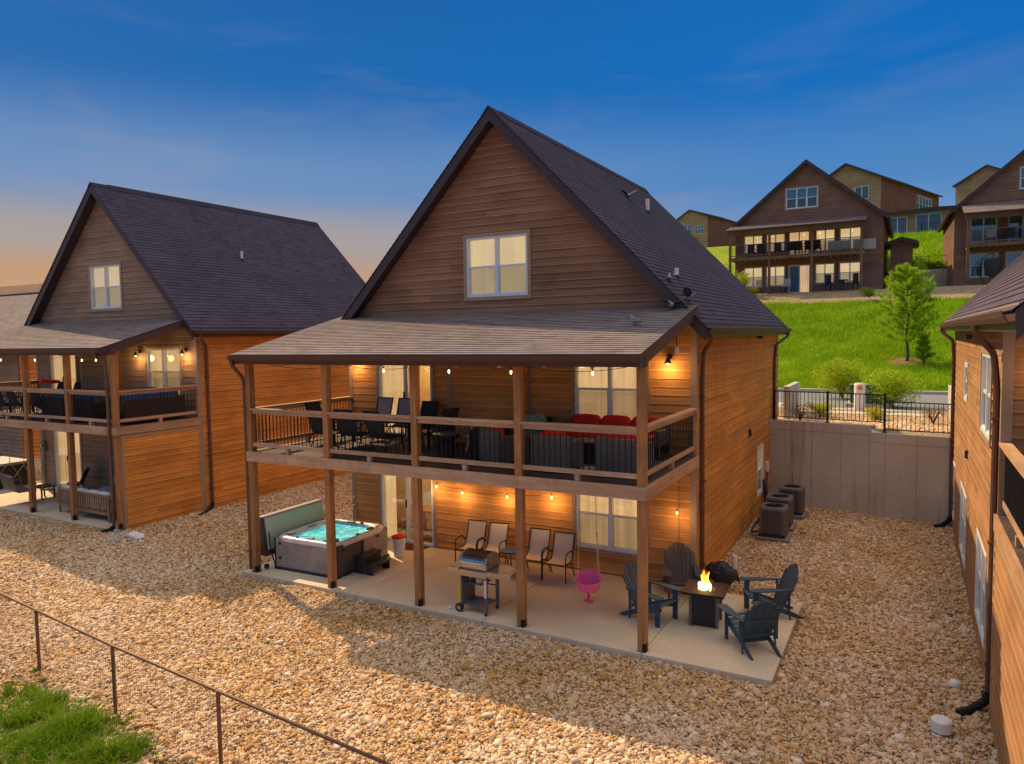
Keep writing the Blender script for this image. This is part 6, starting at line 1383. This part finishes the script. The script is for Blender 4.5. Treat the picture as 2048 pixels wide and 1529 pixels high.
shrub('tall bright green bush behind the left corner of the large far house', -2.6, 53, 8.2, 4.4, 4.2, 'leafA', 2600, .16, 11); shrub('yellow shrub at the edge of the large far house gravel pad', 2.75, 46.0, up_z(2.75, 46)-.1, .9, .8, 'leafY', 600, .1, 12)
def pine(label, x, y, z, h, w, seed, n_whorl=13, name='pine_tree'):
    rg = np.random.default_rng(seed); t = thing(name, label, 'tree', (x, y, z)); b = MB(); P_ = [(.04*math.sin(i*1.3), .03*math.cos(i*.9), h*i/12) for i in range(13)]; b.tube(P_, [.085*(1-i/13.5)+.008 for i in range(13)], 8); b.build('trunk', M['bark'], t, smooth=True)
    V = []; lb = MB()
    def tuft(c, d, n, L):
        d = d/np.linalg.norm(d); q = rg.normal(size=(n, 3))*.75+d*.9; q /= np.linalg.norm(q, axis=1)[:, None]; base = c+d*rg.uniform(-.12, .12, n)[:, None]; s = np.cross(q, rg.normal(size=(n, 3))); s /= np.linalg.norm(s, axis=1)[:, None]; s *= .009
        LL = L*rg.uniform(.6, 1.15, n)[:, None]; V.append(np.stack([base-s, base+s, base+q*LL], 1).reshape(-1, 3))
    for k in range(n_whorl):
        f = .24+.72*k/(n_whorl-1); zz = h*f; L = w/2*(1.12-f)**.75*1.15*rg.uniform(.8, 1.1); nb = rg.integers(4, 7); a0 = rg.uniform(0, 6.28)
        if f < .3: nb = 3
        for j in range(nb):
            a = a0+j*2*np.pi/nb+rg.normal(0, .2); l = L*rg.uniform(.6, 1.15); dr = np.array([math.cos(a), math.sin(a), 0]); p0 = np.array([0, 0, zz]); p1 = p0+dr*l*.5+np.array([0, 0, l*.12]); p2 = p0+dr*l+np.array([0, 0, l*rg.uniform(.30, .55)])
            lb.tube([tuple(p0), tuple(p1), tuple(p2)], [.020, .013, .005], 5)
            for u in np.linspace(.35, 1, 5):
                c = p0*(1-u)**2+2*u*(1-u)*p1+u*u*p2
                for m in range(2 if u < 1 else 3):
                    off = rg.normal(0, .10*l, 3)*np.array([1, 1, .5]); tuft(c+off, dr*.6+np.array([0, 0, .8])+rg.normal(0, .3, 3), 64, .21)
    tuft(np.array([0, 0, h*.99]), np.array([0, 0, 1.]), 120, .22)
    lb.build('limb', M['bark'], t); tri_mesh('crown', np.concatenate(V), M['needle'], t)
pine('young pine tree on the grass slope standing in a ring of brown mulch', 13.2, 32, 3.62, 5.0, 3.9, 3)
pine('spindly seedling beside the young pine on the grass slope', 13.95, 31.8, 3.62, 1.4, .7, 4, 4, 'tree_seedling')
b = MB(); rr = random.Random(4)
b.grid(lambda u, v: (13.2+.95*v*math.cos(u*2*PI)*(1+.12*math.sin(u*17)), 32+.95*v*math.sin(u*2*PI)*(1+.1*math.sin(u*13)), up_z(13.2+.95*v*math.cos(u*2*PI), 32+.95*v*math.sin(u*2*PI))+.15*(1-v*v)+.03), 40, 5); tag(b.build('mulch', mat_plain('brown mulch', (.24, .13, .085), .95, .1, var=.5, scale=14), smooth=True), 'ring of brown mulch round the foot of the young pine', 'mulch', kind='stuff')
# ------------------------------------------------------------------ utility cabinet, marker post, wing walls
t = thing('utility_cabinet', 'green utility transformer cabinet on a concrete pad by the street', 'utility cabinet', (11.95, 19.9, 2.45)); piece(t, 'pad', M['curb'], [(-.8, -.6, 0, .8, .6, .14)], .01); piece(t, 'cabinet', M['greenbox'], [(-.66, -.45, .141, .66, .45, .78)], .04); piece(t, 'lid', M['greenbox'], [(-.69, -.48, .781, .69, .48, .86)], .03)
t = thing('marker_post', 'white round utility pedestal with an orange sticker in front of the green cabinet', 'utility post', (11.72, 17.9, 2.44)); b = MB(); b.lathe((0, 0, 0), [(0, 0), (.19, 0), (.19, .98), (.16, 1.04), (0, 1.05)], 20); b.build('pedestal', M['pvc'], t); b = MB(); b.grid(lambda u, v: (.193*math.cos(-1.9+u*.9), .193*math.sin(-1.9+u*.9), .80+.15*v), 6, 1); b.build('sticker', M['orange'], t)
def block(name, label, cat, q, mat): 
    b = MB(); b.box(*q); return tag(b.build(name, M[mat], bevel=.01), label, cat)
block('wing_wall', 'short pale concrete wing wall behind the middle cabin', 'wall', (9.55, 14.4, 2.2, 9.75, 17.0, 3.55), 'curb'); block('wing_wall', 'short pale concrete wing wall behind the right cabin', 'wall', (14.5, 14.9, 2.2, 14.7, 17.3, 3.5), 'curb')
# ------------------------------------------------------------------ far houses
def far_house(name, label, loc, rz, W, L, zr, ze, front='farside', side='farside', ridge=.5, wins=(), doors=(), porch=None, side_w=(), group='timber houses on the hill', lit=True, roof='roofred', base=-.6, ztopw=None):
    H = thing(name, label, 'house', loc, rz, group); ox = .35; oy = .4
    Ff, Fr = T(0, 0, 0), T(W, 0, 0) @ Rz(PI/2); Fl = T(0, L, 0) @ Rz(-PI/2)
    rx = W*ridge; pl = (zr-ze)/(rx+ox); pr_ = (zr-ze)/(W-rx+ox); zl, zR = ze+ox*pl-.2, ze+ox*pr_-.2
    b = MB(); b.prism([(.12, base), (W-.12, base), (W-.12, zR), (rx, zr-.3), (.12, zl)], 'y', .12, L-.12); b.build('inner_wall', M[side], H)
    und = lambda z: (max(0, (z-zl)/pl), min(W, W-(z-zR)/pr_))
    siding(H, M[front], Ff, base, zr-.3, 0, W, [q[:4] for q in wins]+[q[:4] for q in doors], joined=True, slopes=und, expo=.2)
    siding(H, M[side], Fr, base, zR, 0, L, [q[:4] for q in side_w], joined=True, expo=.2); siding(H, M[side], Fl, base, zl, 0, L, joined=True, expo=.2)
    for q in wins: window(H, Ff, *q[:4], **q[4])
    for q in side_w: window(H, Fr, *q[:4], **q[4])
    for q in doors: sliding_door(H, Ff, *q[:4])
    for x in (0, W): 
        k = MB(); s = 1 if x else -1; k.box(x+.022*s, -.022, base, x-.1*s, 0, zl); k.box(x, 0, base, x+.022*s, .1, zl); k.build('trim_board', M[front], H)
    r = MB(); r.prism([(-ox, ze), (rx, zr), (rx, zr-.22), (-ox, ze-.2)], 'y', -oy, L+oy); r.prism([(W+ox, ze), (W+ox, ze-.2), (rx, zr-.22), (rx, zr)], 'y', -oy, L+oy); ro = r.build('roof', M['dark'], H)
    for s, x, p in ((-1, -ox, pl), (1, W+ox, pr_)): shingle_slope(ro, (x, -oy-.02, ze+.01), (x, L+oy+.02, ze+.01), (rx, -oy-.02, zr+.01), (rx, L+oy+.02, zr+.01), M[roof], .2)
    for (P0, P1) in (((-ox, ze), (rx, zr)), ((rx, zr), (W+ox, ze))): k = MB(); k.prism([(P0[0], P0[1]-.0), (P1[0], P1[1]-.0), (P1[0], P1[1]-.28), (P0[0], P0[1]-.28)], 'y', -oy-.03, -oy-.005); k.build('rake_board', M['dark'], ro)
    for s, x in ((1, W+ox), (-1, -ox)): gutter(ro, (x, -oy, ze), (x, L+oy, ze), (s, 0, 0), M['fascia'])
    if porch:
        x0, x1, D, zg, zj, posts, zd = porch
        q = MB(); q.add([(x0, -D-.3, zg), (x1, -D-.3, zg), (x1, 0, zj), (x0, 0, zj), (x0, -D-.3, zg-.12), (x1, -D-.3, zg-.12), (x1, 0, zj-.12), (x0, 0, zj-.12)], [(0,1,2,3),(7,6,5,4),(4,5,1,0),(5,6,2,1),(6,7,3,2),(7,4,0,3)]); pr2 = q.build('porch_roof', M['dark'], H)
        shingle_slope(pr2, (x0-.02, -D-.32, zg+.01), (x1+.02, -D-.32, zg+.01), (x0-.02, -.03, zj+.01), (x1+.02, -.03, zj+.01), M['rooflight'], .2); gutter(pr2, (x0, -D-.3, zg), (x1, -D-.3, zg), (0, -1, 0), M['fascia'])
        k = MB(); k.box(x0+.1, -D-.06, zg-.42, x1-.1, -D+.06, zg-.1); k.build('header_beam', M['farpost'], pr2)
        for x in posts: ubox('post', H, M['farpost'], x-.09, x+.09, -D-.09, -D+.09, 0, zd-.251); ubox('post', H, M['farpost'], x-.09, x+.09, -D-.09, -D+.09, zd-.0, zg-.42)
        k = MB(); k.box(x0+.2, -D-.1, zd-.25, x1-.2, -D+.0, zd-.001); k.build('deck_beam', M['farpost'], H)
        k = MB(); k.box(x0+.2, -D+.001, zd-.04, x1-.2, -.03, zd-.002); k.build('deck_floor', M['deckb'], H)
        n = int((x1-x0)/.45)
        for i in range(n): ubox('joist', H, M['beamy'], x0+.3+i*.45, x0+.36+i*.45, -D+.01, -.03, zd-.22, zd-.042)
        k = MB(); k.box(x0+.2, -D-.1, zd+.95, x1-.2, -D+.05, zd+1.0); k.build('cap_rail', M['farpost'], H); k = MB(); k.box(x0+.2, -D-.04, zd+.1, x1-.2, -D+.0, zd+.17); k.build('bottom_rail', M['farpost'], H)
        k = MB()
        for x in (x1-.2,): k.box(x-.05, -D+.06, zd+.95, x+.05, -.03, zd+1.0); k.box(x-.03, -D+.06, zd+.1, x+.03, -.03, zd+.17)
        k.build('side_rail', M['farpost'], H)
        n = int((x1-x0-.4)/.13)
        for i in range(1, n): ubox('baluster', H, M['black'], x0+.2+i*.13-.011, x0+.2+i*.13+.011, -D-.03, -D-.008, zd+.17, zd+.95)
        m = n*2
    return H
M['farpost'] = mat_wood('far timber', (.24, .14, .09), (.16, .09, .06), 'z', tint=.15)
lw = dict(tw=.05); W1 = 10.65
F1 = far_house('hill_house', 'large dark gabled house with a two level lit porch above the grass slope', (.79, 49.04, 8.41), 0, W1, 14, 10.2, 5.45,
    wins=[(3.85, 6.15, 6.6, 8.15, dict(cols=3, lit=False)), (.7, 2.1, 3.35, 4.75, dict(blind=True)), (2.4, 3.8, 3.35, 4.75, {}), (4.1, 5.6, 3.0, 4.8, {}), (6.05, 7.4, 3.1, 4.8, dict(blind=True)), (7.75, 9.2, 3.1, 4.8, dict(blind=True)), (.7, 2.1, .65, 2.2, dict(blind=True)), (2.4, 3.8, .65, 2.2, dict(blind=True)), (6.05, 7.4, .7, 2.2, dict(blind=True)), (7.75, 9.2, .7, 2.2, dict(blind=True))],
    doors=[(4.1, 5.65, 0.02, 2.2)], porch=(-.3, 9.65, 2.0, 5.0, 5.6, (0, 2.95, 6.0, 9.35), 2.86))
b = MB(); b.box(4.17, -.012, .1, 4.83, .005, 2.13); b.build('blind', M['bluerm'], F1)
F2 = far_house('hill_house', 'dark gabled hill house with chairs on its deck, at the right edge', (16.08, 51.14, 8.57), .03, 10.43, 11, 10.4, 5.47,
    wins=[(3.9, 6.3, 6.7, 8.2, dict(cols=3, lit=False)), (1.0, 2.7, .6, 2.3, dict(lit=False)), (3.2, 4.8, .6, 2.3, dict(lit=False)), (1.0, 2.6, 3.1, 4.95, dict(lit=False)), (3.3, 5.0, 3.1, 4.95, dict(lit=False))], porch=(.4, 9.6, 2.0, 5.0, 5.9, (.7, 4.3, 7.6), 2.86))
F3 = far_house('hill_house', 'tan gabled house with a brown side wall farther up the hill', (1.28, 98.8, 20.47), -.34, 8.9, 21.5, 7.6, 5.0, front='fartan', wins=[(5.6, 7.4, 2.5, 4.2, dict(rows=1, lit=False))], side_w=[(12.5, 18.5, 2.0, 4.2, dict(cols=5, lit=False)), (4.5, 6.4, .1, 1.0, dict(rows=1, lit=False)), (7.6, 9.5, .0, .9, dict(rows=1, lit=False))], base=-5, side='farred')
F4 = far_house('hill_house', 'tan house with a red brown side wall seen just above the middle cabin roof', (-40.4, 176.8, 23.5), -.24, 8.5, 16.4, 13.86, 11.7, front='fartan', side='farred', ridge=.42, wins=[(1.6, 4.0, 7.6, 10.0, dict(lit=False)), (5.0, 7.4, 7.4, 9.6, dict(cols=3, lit=False)), (6.0, 7.6, 2.0, 4.5, dict(rows=1, lit=False))])
F5 = far_house('hill_house', 'tan house with small blue windows far up the hill behind the brown sided one', (19.5, 127, 19.6), -.42, 9, 18, 11.5, 9.0, front='fartan', side='fartan', wins=[(4.5, 7.5, 5.6, 7.4, dict(cols=2, rows=1, lit=False))])
F6 = far_house('hill_house', 'low tan roofed house just visible left of the right edge house on the skyline', (29, 139, 20.6), -.5, 12, 14, 11.3, 9.6, front='fartan', side='fartan')
F7 = far_house('low_annex', 'low tan building with blue sliding doors on the upper terrace', (10.6, 75.6, 15.3), -.05, 9.6, 6, 2.7, 2.45, front='fartan', side='fartan', wins=[(.5, 2.3, .1, 2.0, dict(rows=1, lit=False)), (3.1, 5.4, .1, 2.1, dict(rows=1, lit=False)), (6.2, 7.2, .2, 1.9, dict(cols=1, rows=1)), (8.2, 9.2, .1, 1.9, dict(cols=1, rows=1, lit=False))])
F8 = far_house('shed', 'small brown lean-to beside the right wall of the large far house', (11.9, 53.5, 8.4), 0, 1.5, 4, 4.3, 3.95)
picket_fence('metal_fence', 'thin dark railing on the grey wall between the two large far houses', (12.2, 56.6), (1, 0), [(0, 2.4, 10.3, 1.1), (2.4, 2.4, 10.3, 1.1)], gap=.3)
block('retaining_wall', 'dark grey wall between the two large far houses', 'wall', (11.5, 56.35, 8, 20, 56.65, 10.3), 'wallconc')
picket_fence('metal_fence', 'small dark railing in front of the low tan building', (14.2, 74.6), (1, 0), [(0, 2.2, 15.3, 1.1)], gap=.3)
# furniture of the far houses
def far_chair(label, x, y, z, r=0, mat='darksling', group='chairs on the far house porches', tall=1.0):
    t = thing('patio_chair', label, 'chair', (x, y, z), r, group); piece(t, 'seat', M[mat], [(-.26, -.28, .40, .26, .25, .46)], 0); piece(t, 'backrest', M[mat], [(-.26, .22, .46, .26, .28, tall)], 0)
    for sx in (-1, 1):
        for sy in (-1, 1): piece(t, 'leg', M['black'], [(sx*.23-.02, sy*.23-.02, 0, sx*.23+.02, sy*.23+.02, .399)], 0)
        piece(t, 'arm', M[mat], [(sx*.28-.025, -.26, .62, sx*.28+.025, .22, .65)], 0)
zf = 8.41+2.86
FCL = ['dark chair at the far left end of the large far house deck', 'dark chair second from the left on the large far house deck', 'dark chair just left of the second post on the large far house deck', 'dark wicker chair just right of the second post on the large far house deck', 'dark wicker chair second right of the second post, large far house deck', 'dark wicker chair third right of the second post, large far house deck', 'dark wicker chair left of the third post on the large far house deck']
for i, x in enumerate((1.7, 2.4, 3.7, 4.7, 5.2, 5.9, 6.5)): far_chair(FCL[i], x+.79-.2, 47.75, zf, PI, 'darksling' if i < 3 else 'wickerdark')
for i, x in enumerate((8.6, 10.3)):
    t = thing('patio_sofa', 'grey sofa at the right end of the large far house deck, %s of the pair' % ('left' if i == 0 else 'right'), 'sofa', (x, 47.9, zf), PI); piece(t, 'seat', M['greysling'], [(-.75, -.35, .1, .75, .3, .45)], .03); piece(t, 'backrest', M['greysling'], [(-.75, .3, .1, .75, .42, .85)], .03)
for x, l in ((8.1, 'black tall backed chair left of the patio table at the large far house'), (9.6, 'black tall backed chair right of the patio table at the large far house')): far_chair(l, x, 47.0, 8.45, .8 if x < 9 else -.8, 'plasticblack', tall=1.2)
t = thing('patio_table', 'black patio table between the tall backed chairs of the large far house', 'table', (8.85, 47.0, 8.45)); piece(t, 'table_top', M['plasticblack'], [(-.4, -.4, .68, .4, .4, .74)]); piece(t, 'base', M['plasticblack'], [(-.2, -.2, 0, .2, .2, .68)])
for x, l in ((2.9, 'white framed chair on the lower patio at the left of the large far house'), (5.0, 'dark framed chair left of the blue sliding door of the large far house')): far_chair(l, x, 46.6, 8.45, -.5, 'greysling')
FDL = ['%s chair on the right edge hill house deck, %s' % q for q in (('grey', 'leftmost'), ('dark', 'second from the left'), ('grey', 'third from the left'), ('dark', 'second from the right'), ('grey', 'rightmost'))]
for i, x in enumerate((18.2, 19.3, 20.6, 21.6, 22.6)): far_chair(FDL[i], x, 49.7, 8.57+2.86, PI, 'darksling' if i % 2 else 'greysling', group='deck chairs of the right edge house')
for x, l in ((19.6, 'black armchair on the lower patio of the right edge house, left'), (20.9, 'black armchair on the lower patio of the right edge house, right')): far_chair(l, x, 48.8, 8.5, .3, 'plasticblack')
t = thing('egg_chair', 'dark round hanging egg chair on a curved stand at the far right house', 'chair', (18.3, 48.8, 8.5)); b = MB(); b.grid(lambda u, v: (.52*math.sin(u*2*PI)*math.sin(v*2.3+.05), .30*math.cos(u*2*PI)*math.sin(v*2.3+.05)+.1, 1.15-.78*math.cos(v*2.3+.4)), 20, 10); b.build('basket', M['plasticblack'], t, solid=.03); b = MB(); b.tube(bez([(-.5, .3, 0), (-.75, .2, 1.0), (-.5, .1, 1.9), (0, 0, 2.15), (0, 0, 1.9)], 6), .03, 6); b.tube([(-.6, -.4, .03), (.5, -.3, .03), (.5, .5, .03), (-.6, .5, .03)], .03, 6, closed=True); b.build('stand', M['black'], t)
def spot(label, x, y, z, grp):
    t = thing('ceiling_spot', label, 'light', (x, y, z), 0, grp); b = MB(); b.lathe((0, 0, 0), [(0, 0), (.05, 0), (.05, .04), (0, .04)], 8); b.build('bulb', M['bulb'], t)
for x, l in zip((2.2, 3.4, 4.6, 5.8, 7.0, 8.2, 9.3), ('first from the left', 'second from the left', 'third from the left', 'fourth from the left', 'third from the right', 'second from the right', 'first from the right')): spot('porch ceiling light of the large far house, '+l, x, 47.6, 8.41+4.72, 'porch lights of the large far house')
# ------------------------------------------------------------------ neighbours beyond the left cabin
t = thing('cabin', 'low roofed cabin beyond the left cabin, cut by the left edge of the photo', 'house', (-60, 6.0, -.2))
b = MB(); b.box(0, 0, 0, 38.3, 14, 5.4); b.build('inner_wall', M['side'], t)
siding(t, M['side'], T(38.3+.01, 0, 0) @ Rz(PI/2), 0, 5.5, 0, 14, joined=True); siding(t, M['greyside'], T(0, -.01, 0), 0, 5.5, 0, 38.3, joined=True)
b = MB(); b.add([(-.5, -.6, 5.4), (38.6, -.6, 5.4), (38.6, 8, 9.35), (-.5, 8, 9.35), (-.5, -.6, 5.2), (38.6, -.6, 5.2), (38.6, 8, 9.1), (-.5, 8, 9.1), (-.5, 15, 5.4), (38.6, 15, 5.4)], [(0, 1, 2, 3), (4, 5, 1, 0), (7, 6, 5, 4), (3, 2, 9, 8), (5, 6, 2, 1), (2, 6, 9), (3, 8, 7)]); ro = b.build('roof', M['dark'], t)
shingle_slope(ro, (-.5, -.6, 5.42), (38.6, -.6, 5.42), (-.5, 6.2, 8.55), (38.6, 6.2, 8.55), M['rooflight'], .16); shingle_slope(ro, (-.5, 6.2, 8.56), (38.6, 6.2, 8.56), (-.5, 8, 9.38), (38.6, 8, 9.38), M['roofred'], .16, name='upper_shingles')
k = MB(); k.box(-.5, 6.1, 8.50, 38.6, 6.28, 8.62); k.build('ridge_cap', M['dark'], ro)
far_house('far_roofed_house', 'grey roof of a distant house in the notch between the two cabin roofs', (-62, 84, 4), .2, 12, 12, 12.8, 9.5, front='greyside', side='greyside', roof='roofdark')
